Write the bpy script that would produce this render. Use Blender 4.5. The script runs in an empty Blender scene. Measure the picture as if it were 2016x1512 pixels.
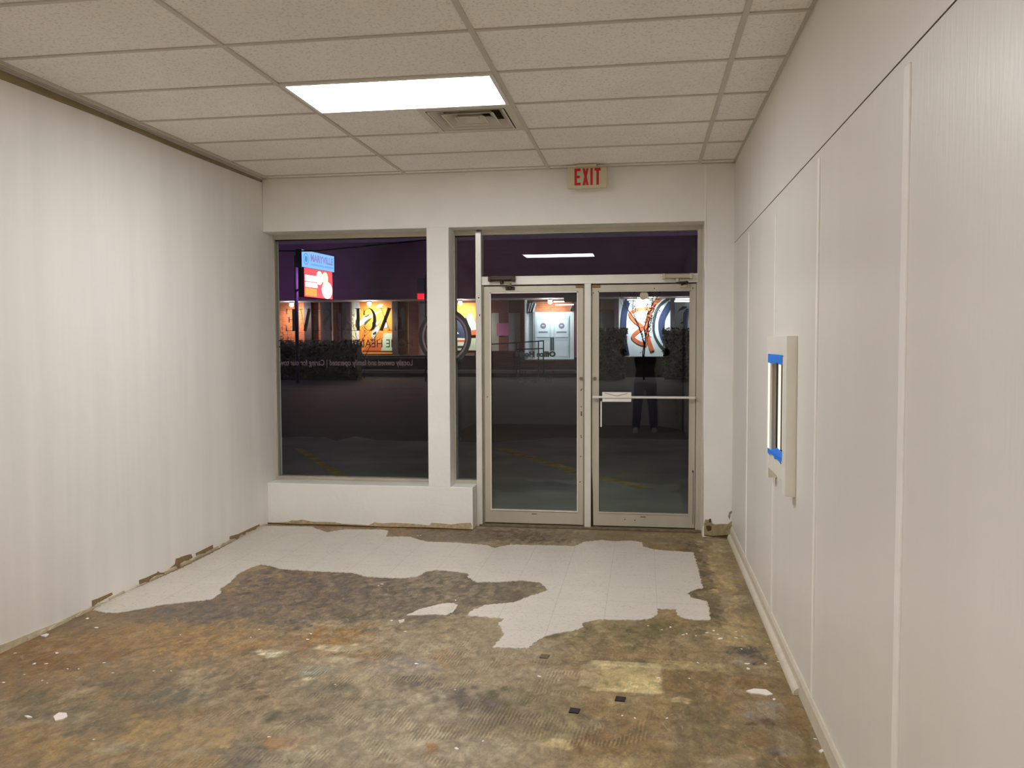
import bpy, bmesh, math, random
import numpy as np
from mathutils import Vector, Matrix

S = bpy.context.scene
COL = S.collection
R = math.radians
rnd = random.Random(7)

# ------------------------------------------------------------------ camera
cd = bpy.data.cameras.new('camera')
cam = bpy.data.objects.new('camera', cd)
COL.objects.link(cam)
cd.sensor_width = 36.0
cd.lens = 29.8325
cd.clip_start = 0.03
cd.clip_end = 300
_r = Vector((0.98807519, 0.15392683, -0.00373402))
_u = Vector((-0.00393603, 0.04949434, 0.99876665))
_f = Vector((-0.1539218, 0.98684185, -0.04950999))
M = Matrix(((_r.x, _u.x, -_f.x, 2.21866), (_r.y, _u.y, -_f.y, -7.05882), (_r.z, _u.z, -_f.z, 1.6073), (0, 0, 0, 1)))
cam.matrix_world = M
S.camera = cam

# ------------------------------------------------------------------ night sky, exposure
w = bpy.data.worlds.new('night_sky')
S.world = w
w.use_nodes = True
nt = w.node_tree
bg = nt.nodes['Background']
tc = nt.nodes.new('ShaderNodeTexCoord')
sx = nt.nodes.new('ShaderNodeSeparateXYZ')
rmp = nt.nodes.new('ShaderNodeValToRGB')
nt.links.new(tc.outputs['Generated'], sx.inputs[0])
nt.links.new(sx.outputs['Z'], rmp.inputs[0])
nt.links.new(rmp.outputs[0], bg.inputs[0])
rmp.color_ramp.elements[0].position = 0.0
rmp.color_ramp.elements[0].color = (0.030, 0.016, 0.034, 1)   # town glow near the horizon
rmp.color_ramp.elements[1].position = 0.25
rmp.color_ramp.elements[1].color = (0.010, 0.007, 0.014, 1)
bg.inputs[1].default_value = 1.8
vs = S.view_settings
vs.view_transform = 'Standard'
vs.look = 'None'
vs.exposure = 0.0
vs.gamma = 1.0
vs.use_curve_mapping = False
S.cycles.max_bounces = 10
S.cycles.diffuse_bounces = 6
S.cycles.transparent_max_bounces = 16
S.cycles.caustics_reflective = False
S.cycles.caustics_refractive = False
S.cycles.sample_clamp_indirect = 6.0
S.cycles.use_denoising = True

# room dimensions (metres): X across, Y towards the shopfront (0 = its inner face), Z up
XL, XR, H = -1.085, 2.93, 3.032
YB = -8.85           # back wall
YG = 0.23            # glass plane
CEIL_L = 32.0        # radiance of the ceiling light diffusers

# ------------------------------------------------------------------ materials
def lin(c):
    out = []
    for v in c[:3]:
        v = v / 255.0
        out.append(v / 12.92 if v <= 0.04045 else ((v + 0.055) / 1.055) ** 2.4)
    return tuple(out) + (1.0,)

def mat(name, rgb, rough=0.6, metal=0.0, var=0.0, scale=8.0, bump=0.0, bscale=60.0, stretch=(1, 1, 1), spec=0.5, detail=5.0):
    m = bpy.data.materials.new(name)
    m.use_nodes = True
    t = m.node_tree
    b = t.nodes['Principled BSDF']
    c = lin(rgb)
    b.inputs['Base Color'].default_value = c
    b.inputs['Roughness'].default_value = rough
    b.inputs['Metallic'].default_value = metal
    b.inputs['Specular IOR Level'].default_value = spec
    if var or bump:
        co = t.nodes.new('ShaderNodeTexCoord')
        mp = t.nodes.new('ShaderNodeMapping')
        mp.inputs['Scale'].default_value = stretch
        t.links.new(co.outputs['Object'], mp.inputs[0])
    if var:
        n = t.nodes.new('ShaderNodeTexNoise')
        n.inputs['Scale'].default_value = scale
        n.inputs['Detail'].default_value = detail
        t.links.new(mp.outputs[0], n.inputs['Vector'])
        r = t.nodes.new('ShaderNodeValToRGB')
        r.color_ramp.elements[0].position = 0.3
        r.color_ramp.elements[1].position = 0.7
        r.color_ramp.elements[0].color = tuple(x * (1 - var) for x in c[:3]) + (1,)
        r.color_ramp.elements[1].color = tuple(min(1, x * (1 + var)) for x in c[:3]) + (1,)
        t.links.new(n.outputs['Fac'], r.inputs[0])
        t.links.new(r.outputs[0], b.inputs['Base Color'])
    if bump:
        n2 = t.nodes.new('ShaderNodeTexNoise')
        n2.inputs['Scale'].default_value = bscale
        n2.inputs['Detail'].default_value = 4
        t.links.new(mp.outputs[0], n2.inputs['Vector'])
        bp = t.nodes.new('ShaderNodeBump')
        bp.inputs['Strength'].default_value = bump
        bp.inputs['Distance'].default_value = 0.01
        t.links.new(n2.outputs['Fac'], bp.inputs['Height'])
        t.links.new(bp.outputs[0], b.inputs['Normal'])
    return m

def emit(name, rgb, strength):
    m = bpy.data.materials.new(name)
    m.use_nodes = True
    b = m.node_tree.nodes['Principled BSDF']
    b.inputs['Base Color'].default_value = (0.02, 0.02, 0.02, 1)
    b.inputs['Emission Color'].default_value = lin(rgb)
    b.inputs['Emission Strength'].default_value = strength
    b.inputs['Roughness'].default_value = 0.4
    return m

def glass(name, base, tint):
    """thin architectural pane: straight transmission plus a Schlick mirror on each face"""
    m = bpy.data.materials.new(name)
    m.use_nodes = True
    t = m.node_tree
    t.nodes.remove(t.nodes['Principled BSDF'])
    out = t.nodes['Material Output']
    tr = t.nodes.new('ShaderNodeBsdfTransparent')
    tr.inputs[0].default_value = tint
    gl = t.nodes.new('ShaderNodeBsdfGlossy')
    gl.inputs['Roughness'].default_value = 0.0
    geo = t.nodes.new('ShaderNodeNewGeometry')
    dot = t.nodes.new('ShaderNodeVectorMath'); dot.operation = 'DOT_PRODUCT'
    t.links.new(geo.outputs['Incoming'], dot.inputs[0])
    t.links.new(geo.outputs['Normal'], dot.inputs[1])
    def mth(op, a, bval=None, link=None):
        n = t.nodes.new('ShaderNodeMath'); n.operation = op
        t.links.new(a, n.inputs[0])
        if bval is not None: n.inputs[1].default_value = bval
        return n.outputs[0]
    a = mth('ABSOLUTE', dot.outputs['Value'])
    inv = t.nodes.new('ShaderNodeMath'); inv.operation = 'SUBTRACT'; inv.inputs[0].default_value = 1.0
    t.links.new(a, inv.inputs[1])
    p = mth('POWER', inv.outputs[0], 5.0)
    q = mth('MULTIPLY', p, 1 - base)
    f = mth('ADD', q, base)
    mx = t.nodes.new('ShaderNodeMixShader')
    t.links.new(f, mx.inputs[0])
    t.links.new(tr.outputs[0], mx.inputs[1])
    t.links.new(gl.outputs[0], mx.inputs[2])
    t.links.new(mx.outputs[0], out.inputs[0])
    return m

WALL = (233, 229, 222)
M_wall = mat('white_wall_paint', WALL, 0.55, var=0.035, scale=5.0, bump=0.12, bscale=45, stretch=(1.6, 1.6, 0.12), detail=3)
M_wallf = mat('white_plaster_paint', (239, 236, 230), 0.6, var=0.03, scale=3.0, bump=0.25, bscale=22)
M_panel = mat('white_panel_paint', (227, 222, 215), 0.38, var=0.02, scale=4.0, bump=0.10, bscale=70, stretch=(1, 1, .12), detail=3)
M_batten = mat('white_batten_paint', (247, 243, 237), 0.35, var=0.02, scale=9, bump=0.15, bscale=40)
M_trim = mat('white_trim_paint', (236, 231, 220), 0.35, var=0.03, scale=9)
M_base = mat('cream_baseboard_paint', (212, 202, 184), 0.42, var=0.06, scale=14, bump=0.1, bscale=40)
M_alu = mat('dull_aluminium', (196, 188, 170), 0.42, 0.25, var=0.06, scale=7, stretch=(1, 1, .3))
M_alud = mat('dark_aluminium_groove', (148, 138, 116), 0.5, 0.2, var=0.12, scale=12)  # darker aluminium for the strips beside the door leaves
M_alub = mat('bright_aluminium', (226, 222, 212), 0.3, 0.25, var=0.03, scale=9)
M_tbar = mat('ceiling_grid_metal', (196, 189, 177), 0.5, 0.0, var=0.03, scale=5)
M_dark = mat('painted_dark', (30, 26, 20), 0.9)
M_tan = mat('bare_tan_plaster', (190, 170, 135), 0.9, var=0.2, scale=30, bump=0.6, bscale=50)
M_brown = mat('torn_brown_wallboard_paper', (140, 116, 80), 0.9, var=0.2, scale=26, bump=0.4, bscale=60, stretch=(1, 3, 1))
M_olive = mat('bare_olive_plaster', (158, 144, 112), 0.9, var=0.22, scale=30, bump=0.8, bscale=45)
M_hole = mat('dark_brown_hole', (84, 62, 30), 0.95, var=0.3, scale=40)
M_cream = mat('dirty_cream_strip', (196, 184, 156), 0.8, var=0.14, scale=18, bump=0.3)
M_strip_tan = mat('tan_bare_wall_strip', (150, 135, 102), 0.9, var=0.15, scale=14, stretch=(1, .3, 1))
M_gap = mat('dark_brown_gap', (58, 46, 30), 0.95, var=0.2, scale=20)  # dark brown for joints, gaskets, gaps and a streak
M_steel = mat('worn_steel', (140, 130, 112), 0.4, 0.7, var=0.1, scale=30)
M_bronze = mat('dark_bronze_metal', (58, 46, 34), 0.38, 0.5, var=0.1, scale=20)
M_rust = mat('rusty_steel', (150, 120, 80), 0.7, 0.3, var=0.25, scale=60)
M_black = mat('black_plastic', (20, 20, 20), 0.4)
M_tape = mat('blue_masking_tape', (8, 128, 245), 0.5, var=0.08, scale=30, bump=0.3, bscale=50)
M_white = mat('white_enamel', (232, 228, 218), 0.35, var=0.02)
M_exitbox = mat('ivory_sign_plastic', (204, 192, 160), 0.4, var=0.03, scale=6)
M_red = mat('red_sign_letters', (196, 22, 34), 0.5)
M_pane = glass('window_glass', 0.013, (0.93, 0.95, 0.94, 1))
M_dpane = glass('door_glass', 0.031, (0.92, 0.95, 0.94, 1))
M_letter = mat('dark_vinyl_lettering', (26, 20, 22), 0.5)
M_letterl = mat('pale_vinyl_lettering', (150, 120, 128), 0.5)
M_diff = emit('ceiling_light_diffuser', (250, 252, 255), CEIL_L)

# ------------------------------------------------------------------ mesh helpers
def link(name, me, m, parent=None):
    o = bpy.data.objects.new(name, me)
    COL.objects.link(o)
    if m is not None:
        for mm in (m if isinstance(m, (list, tuple)) else [m]):
            me.materials.append(mm)
    if parent is not None:
        o.parent = parent
        o.matrix_parent_inverse = parent.matrix_basis.inverted()
    return o

class MB:
    """collects shapes, builds ONE mesh object"""
    def __init__(s): s.v = []; s.f = []
    def add(s, vs, fs):
        n = len(s.v); s.v += [tuple(p) for p in vs]; s.f += [tuple(i + n for i in f) for f in fs]; return s
    def box(s, x0, x1, y0, y1, z0, z1):
        v = [(x, y, z) for x in (x0, x1) for y in (y0, y1) for z in (z0, z1)]
        return s.add(v, [(0, 1, 3, 2), (4, 6, 7, 5), (0, 4, 5, 1), (2, 3, 7, 6), (0, 2, 6, 4), (1, 5, 7, 3)])
    def prism(s, pts, axis, a, b):
        """2D outline extruded along axis: x -> (y,z), y -> (x,z), z -> (x,y)"""
        def P(p, d):
            return {'x': (d, p[0], p[1]), 'y': (p[0], d, p[1]), 'z': (p[0], p[1], d)}[axis]
        n = len(pts)
        v = [P(p, a) for p in pts] + [P(p, b) for p in pts]
        f = [tuple(range(n)), tuple(range(2 * n - 1, n - 1, -1))]
        f += [(i, i + n, (i + 1) % n + n, (i + 1) % n) for i in range(n)]
        return s.add(v, f)
    def tube(s, pts, rad, n=10, cap=True):
        pts = [Vector(p) for p in pts]
        if not isinstance(rad, (list, tuple)): rad = [rad] * len(pts)
        rings = []
        up = None
        for i, p in enumerate(pts):
            d = (pts[min(i + 1, len(pts) - 1)] - pts[max(i - 1, 0)]).normalized()
            if up is None:
                up = d.orthogonal().normalized()
            up = (up - d * up.dot(d)).normalized()
            w_ = d.cross(up)
            rings.append([p + (up * math.cos(2 * math.pi * k / n) + w_ * math.sin(2 * math.pi * k / n)) * rad[i] for k in range(n)])
        v = [q for r_ in rings for q in r_]
        f = []
        for i in range(len(pts) - 1):
            for k in range(n):
                f.append((i * n + k, i * n + (k + 1) % n, (i + 1) * n + (k + 1) % n, (i + 1) * n + k))
        if cap:
            f.append(tuple(range(n - 1, -1, -1)))
            f.append(tuple(range((len(pts) - 1) * n, len(pts) * n)))
        return s.add(v, f)
    def ball(s, c, r, nu=14, nv=9):
        c = Vector(c)
        if not isinstance(r, (list, tuple)): r = (r, r, r)
        v = [c + Vector((0, 0, r[2]))]
        for j in range(1, nv):
            th = math.pi * j / nv
            for i in range(nu):
                ph = 2 * math.pi * i / nu
                v.append(c + Vector((r[0] * math.sin(th) * math.cos(ph), r[1] * math.sin(th) * math.sin(ph), r[2] * math.cos(th))))
        v.append(c - Vector((0, 0, r[2])))
        f = [(0, 1 + i, 1 + (i + 1) % nu) for i in range(nu)]
        for j in range(nv - 2):
            for i in range(nu):
                a = 1 + j * nu
                f.append((a + i, a + nu + i, a + nu + (i + 1) % nu, a + (i + 1) % nu))
        last = len(v) - 1
        a = 1 + (nv - 2) * nu
        f += [(last, a + (i + 1) % nu, a + i) for i in range(nu)]
        return s.add(v, f)
    def build(s, name, m, parent=None, bevel=0.0, smooth=False, seg=2):
        me = bpy.data.meshes.new(name)
        me.from_pydata([tuple(p) for p in s.v], [], s.f)
        bm = bmesh.new(); bm.from_mesh(me)
        bmesh.ops.recalc_face_normals(bm, faces=bm.faces)
        bm.to_mesh(me); bm.free()
        if smooth:
            for p in me.polygons: p.use_smooth = True
        o = link(name, me, m, parent)
        if bevel:
            md = o.modifiers.new('bevel', 'BEVEL'); md.width = bevel; md.segments = seg; md.limit_method = 'ANGLE'
        return o

def box(name, m, parent, x0, x1, y0, y1, z0, z1, bevel=0.0):
    return MB().box(x0, x1, y0, y1, z0, z1).build(name, m, parent, bevel)

def tag(o, label=None, cat=None, group=None, kind=None):
    if label: o['label'] = label
    if cat: o['category'] = cat
    if group: o['group'] = group
    if kind: o['kind'] = kind
    return o

def empty(name, loc, label=None, cat=None, group=None, kind=None):
    o = bpy.data.objects.new(name, None)
    o.empty_display_size = 0.1
    COL.objects.link(o)
    o.location = loc
    return tag(o, label, cat, group, kind)

def copy_tree(o, parent=None):
    c = o.copy(); COL.objects.link(c)
    if parent is not None: c.parent = parent
    for ch in [q for q in bpy.data.objects if q.parent == o]:
        copy_tree(ch, c)
    return c

def struct(o): o['kind'] = 'structure'; return o

def stroke2d(pts, widths):
    """outline polygon of a polyline with varying width"""
    n = len(pts)
    if not isinstance(widths, (list, tuple)): widths = [widths] * n
    L, Rr = [], []
    for i in range(n):
        a = pts[max(i - 1, 0)]; b = pts[min(i + 1, n - 1)]
        dx, dy = b[0] - a[0], b[1] - a[1]
        l = math.hypot(dx, dy) or 1
        nx, ny = -dy / l, dx / l
        h = widths[i] / 2
        L.append((pts[i][0] + nx * h, pts[i][1] + ny * h)); Rr.append((pts[i][0] - nx * h, pts[i][1] - ny * h))
    return L, Rr

def add_stroke(mb, pts, widths, axis, a, b):
    L, Rr = stroke2d(pts, widths)
    for i in range(len(pts) - 1):
        mb.prism([L[i], L[i + 1], Rr[i + 1], Rr[i]], axis, a, b)

def smooth_path(pts, n=6):
    """Catmull-Rom through 2D / 3D points (each may carry extra numbers, all interpolated)"""
    out = []
    P = [pts[0]] + list(pts) + [pts[-1]]
    for i in range(1, len(P) - 2):
        for k in range(n):
            t = k / n
            out.append(tuple(0.5 * ((2 * P[i][d]) + (-P[i - 1][d] + P[i + 1][d]) * t + (2 * P[i - 1][d] - 5 * P[i][d] + 4 * P[i + 1][d] - P[i + 2][d]) * t * t + (-P[i - 1][d] + 3 * P[i][d] - 3 * P[i + 1][d] + P[i + 2][d]) * t ** 3) for d in range(len(P[0]))))
    out.append(tuple(pts[-1]))
    return out

def text_mesh(body, size, bold=0.0, xs=1.0, depth=0.0):
    cu = bpy.data.curves.new('lettering_curve', 'FONT')
    cu.body = body; cu.size = size; cu.align_x = 'CENTER'; cu.align_y = 'CENTER'; cu.offset = bold; cu.extrude = depth
    cu.resolution_u = 4
    o = bpy.data.objects.new('lettering_tmp', cu)
    COL.objects.link(o)
    dg = bpy.context.evaluated_depsgraph_get()
    me = bpy.data.meshes.new_from_object(o.evaluated_get(dg))
    bpy.data.objects.remove(o); bpy.data.curves.remove(cu)
    me.transform(Matrix.Scale(xs, 4, (1, 0, 0)))
    me.materials.clear()
    return me

def place_text(name, me, m, parent, cx, y, cz, w=None, h=None, flip=True):
    """text standing on a plane of constant Y; flip: reads from the +Y side"""
    xs = [v.co.x for v in me.vertices]; ys = [v.co.y for v in me.vertices]
    ww, hh = max(xs) - min(xs), max(ys) - min(ys)
    mx, my = (max(xs) + min(xs)) / 2, (max(ys) + min(ys)) / 2
    sx_ = (w / ww) if w else 1; sy_ = (h / hh) if h else sx_
    for v in me.vertices:
        X = (v.co.x - mx) * sx_; Z = (v.co.y - my) * sy_
        v.co = Vector((cx + (-X if flip else X), y + (v.co.z if flip else -v.co.z), cz + Z))
    return link(name, me, m, parent)

# ------------------------------------------------------------------ value noise for stains
def vnoise(x, y, seed):
    xi = np.floor(x).astype(int); yi = np.floor(y).astype(int)
    fx = x - xi; fy = y - yi
    fx = fx * fx * (3 - 2 * fx); fy = fy * fy * (3 - 2 * fy)
    def hsh(a, b):
        h = (a * 374761393 + b * 668265263 + seed * 1274126177) & 0x7fffffff
        h = ((h ^ (h >> 13)) * 1274126177) & 0x7fffffff
        return ((h ^ (h >> 16)) & 0xffff) / 65535.0
    a = hsh(xi, yi); b = hsh(xi + 1, yi); c = hsh(xi, yi + 1); d = hsh(xi + 1, yi + 1)
    return (a * (1 - fx) + b * fx) * (1 - fy) + (c * (1 - fx) + d * fx) * fy

def fbm(x, y, seed, oct=5):
    r_ = 0; amp = 0.5; tot = 0
    for k in range(oct):
        r_ = r_ + amp * vnoise(x * 2 ** k, y * 2 ** k, seed + k * 17); tot += amp; amp *= 0.55
    return r_ / tot

# ------------------------------------------------------------------ floor: worn slab with adhesive stains
def build_floor():
    x0, x1, y0, y1, st = -1.25, 3.0, -4.6, 0.32, 0.0125
    nx = int(round((x1 - x0) / st)); ny = int(round((y1 - y0) / st))
    gx, gy = np.meshgrid(np.linspace(x0, x1, nx + 1), np.linspace(y0, y1, ny + 1))
    X = gx.ravel(); Y = gy.ravel()
    def L3(c): return np.array(lin(c)[:3])
    base = np.zeros((len(X), 3))
    n1 = fbm(X * 1.1 + 5, Y * 1.1, 3, 4); n2 = fbm(X * 2.3, Y * 3.1 + 4, 11, 5); n3 = fbm(X * 5.5, Y * 4.2, 29, 5)
    # left side is brown-orange, the middle grey-tan, the right olive-tan
    t = np.clip((X + 0.2) / 1.2, 0, 1) + (n1 - .5) * 0.9
    t = np.clip(t, 0, 1)[:, None]
    left = L3((136, 110, 76)); mid = L3((154, 137, 110)); right = L3((142, 120, 82))
    base = left * (1 - t) + mid * t
    t2 = np.clip(np.clip((X - 1.55) / 0.5, 0, 1) + (n2 - .5) * 0.9, 0, 1)[:, None]
    base = base * (1 - t2) + right * t2
    # mottling
    k = np.clip((n2 - .52) * 5, 0, 1)[:, None] * .55
    base = base * (1 - k) + L3((106, 94, 74)) * k
    k = np.clip((n3 - .56) * 6, 0, 1)[:, None] * .4
    base = base * (1 - k) + L3((172, 156, 128)) * k
    ridge = np.clip(np.clip((X - .15) / .5, 0, 1) * np.clip((-Y - 2.55) / .45, 0, 1) * np.clip((2.45 - X) / .4, 0, 1) * (n1 * 2.2 - .35), 0, 1)
    wx = (fbm(X * 9, Y * 6.5, 51, 5) - .5) * 1.0 + (fbm(X * 34, Y * 24, 58, 3) - .5) * .8; wy = (fbm(X * 9 + 40, Y * 6.5, 77, 5) - .5) + (fbm(X * 34, Y * 24, 88, 3) - .5) * .8
    brk = np.clip((fbm(X * 24, Y * 12, 131, 4) - .36) * 5, .45, 1.25)
    flat = np.zeros(len(X))
    for (cx, cy, rx, ry, rgb, s, sq) in STAINS:
        dx = (X - cx) / rx + wx * 1.5; dy = (Y - cy) / ry + wy * 1.5
        if sq:      # square-cornered patches left by single tiles
            d = np.maximum(np.abs((X - cx) / rx + wx * .18), np.abs((Y - cy) / ry + wy * .18))
            wgt = np.clip((1.04 - d) / .10, 0, 1) * (0.62 + 0.9 * (n3 - .3)); flat = np.maximum(flat, np.clip((1.1 - d) / .2, 0, 1))
        else:
            d = np.sqrt(dx * dx + dy * dy); wgt = np.clip((1.25 - d) / .45, 0, 1) * brk
        wgt = np.clip(wgt * s * 1.12, 0, 1)[:, None]
        base = base * (1 - wgt) + L3(rgb) * wgt
    ridge = ridge * (1 - .8 * np.clip(flat, 0, 1))
    base = np.clip(base * FLOOR_GAIN, 0, .9)
    faces = []
    for j in range(ny):
        for i in range(nx):
            a = j * (nx + 1) + i
            faces.append((a, a + 1, a + nx + 2, a + nx + 1))
    verts = [(float(a), float(b), 0.0) for a, b in zip(X, Y)]
    n = len(verts)
    verts += [(x0, YB - .2, 0), (3.0, YB - .2, 0)]
    faces.append((n, n + 1, nx, 0))
    # slab edge and underside
    m_ = len(verts)
    verts += [(x0, YB - .2, -.1), (3.0, YB - .2, -.1), (3.0, y1, -.1), (x0, y1, -.1)]
    faces.append((m_ + 3, m_ + 2, m_ + 1, m_))
    tl = ny * (nx + 1)
    faces.append((tl + nx, tl, m_ + 3, m_ + 2))
    me = bpy.data.meshes.new('floor')
    me.from_pydata(verts, [], faces)
    at = me.color_attributes.new('stain', 'FLOAT_COLOR', 'POINT')
    colr = np.ones((len(verts), 4)); colr[:, :3] = np.array(lin((140, 120, 92))[:3]) * FLOOR_GAIN
    colr[:n, :3] = base; colr[:n, 3] = ridge; colr[n:, 3] = .3
    at.data.foreach_set('color', colr.astype(np.float32).ravel())
    m = bpy.data.materials.new('bare_slab_with_adhesive'); m.use_nodes = True
    t_ = m.node_tree; N = t_.nodes; K = t_.links
    b = N['Principled BSDF']; b.inputs['Roughness'].default_value = 0.5
    at_ = N.new('ShaderNodeAttribute'); at_.attribute_name = 'stain'
    co = N.new('ShaderNodeTexCoord')
    def noise(sc, det, st_, dist=0.0, rough=.6):
        mp = N.new('ShaderNodeMapping'); mp.inputs['Scale'].default_value = st_
        K.new(co.outputs['Object'], mp.inputs[0])
        q = N.new('ShaderNodeTexNoise'); q.inputs['Scale'].default_value = sc; q.inputs['Detail'].default_value = det
        q.inputs['Distortion'].default_value = dist; q.inputs['Roughness'].default_value = rough
        K.new(mp.outputs[0], q.inputs['Vector']); return q.outputs['Fac']
    def ramp(fac, stops):
        q = N.new('ShaderNodeValToRGB'); e = q.color_ramp.elements
        while len(e) < len(stops): e.new(.5)
        for el, (p, v) in zip(e, stops):
            el.position = p; el.color = (v, v, v, 1) if not isinstance(v, tuple) else v
        K.new(fac, q.inputs[0]); return q.outputs[0]
    def mix(kind, fac, a, b_):
        q = N.new('ShaderNodeMix'); q.data_type = 'RGBA'; q.blend_type = kind
        if isinstance(fac, float): q.inputs[0].default_value = fac
        else: K.new(fac, q.inputs[0])
        for s_, v in ((q.inputs[6], a), (q.inputs[7], b_)):
            if isinstance(v, tuple): s_.default_value = v
            else: K.new(v, s_)
        return q.outputs[2]
    def math_(op, a, b_):
        q = N.new('ShaderNodeMath'); q.operation = op
        for s_, v in ((q.inputs[0], a), (q.inputs[1], b_)):
            if isinstance(v, float): s_.default_value = v
            else: K.new(v, s_)
        return q.outputs[0]
    c = at_.outputs['Color']
    grain = noise(14, 10, (1.25, 1, 1), .6, .7)
    c = mix('MULTIPLY', 1.0, c, ramp(grain, [(.28, .55), (.5, .98), (.74, 1.42)]))
    sm = noise(6.5, 8, (1.5, 1, 1), 1.2, .65)
    c = mix('MULTIPLY', 1.0, c, ramp(sm, [(.3, .68), (.52, 1.0), (.70, 1.26)]))
    fine = noise(34, 6, (1.7, .8, 1), 1.0, .7)
    c = mix('MULTIPLY', .8, c, ramp(fine, [(.3, .72), (.5, 1.0), (.7, 1.25)]))
    # thin pale scrapes
    sc1 = noise(9, 7, (2.0, 1, 1), 1.8, .7)
    c = mix('MIX', math_('MULTIPLY', ramp(sc1, [(.58, 0.0), (.66, 1.0)]), .34), c, lin((186, 168, 136)))
    dk = noise(8, 8, (1.6, 1.0, 1), 2.2, .7)
    c = mix('MIX', math_('MULTIPLY', ramp(dk, [(.60, 0.0), (.70, 1.0)]), .42), c, lin((88, 74, 56)))
    # trowel ridges, 16 mm apart, running towards the shopfront
    mp = N.new('ShaderNodeMapping'); mp.inputs['Rotation'].default_value = (0, 0, R(5))
    K.new(co.outputs['Object'], mp.inputs[0])
    wv = N.new('ShaderNodeTexWave'); wv.wave_type = 'BANDS'; wv.bands_direction = 'X'
    wv.inputs['Scale'].default_value = 19.5; wv.inputs['Distortion'].default_value = 3.2; wv.inputs['Detail'].default_value = 2
    wv.inputs['Detail Scale'].default_value = .7
    K.new(mp.outputs[0], wv.inputs['Vector'])
    lines = ramp(wv.outputs['Fac'], [(.35, 0.0), (.75, 1.0)])
    rm = ramp(noise(4.2, 5, (1, 1.2, 1), .8), [(.50, 0.0), (.60, .85)])
    rk = math_('MULTIPLY', at_.outputs['Alpha'], rm)
    pale = mix('MULTIPLY', 1.0, c, (1.24, 1.23, 1.19, 1)); dark = mix('MULTIPLY', 1.0, c, (.70, .70, .68, 1))
    rid = mix('MIX', lines, dark, pale)
    c = mix('MIX', rk, c, rid)
    K.new(c, b.inputs['Base Color'])
    rr = ramp(sm, [(.3, .38), (.7, .62)])
    K.new(rr, b.inputs['Roughness'])
    bp = N.new('ShaderNodeBump'); bp.inputs['Strength'].default_value = .35; bp.inputs['Distance'].default_value = .006
    hh = math_('ADD', grain, math_('MULTIPLY', math_('MULTIPLY', lines, rk), .5))
    K.new(hh, bp.inputs['Height']); K.new(bp.outputs[0], b.inputs['Normal'])
    return struct(link('floor', me, m))

FLOOR_GAIN = 1.03
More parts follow.
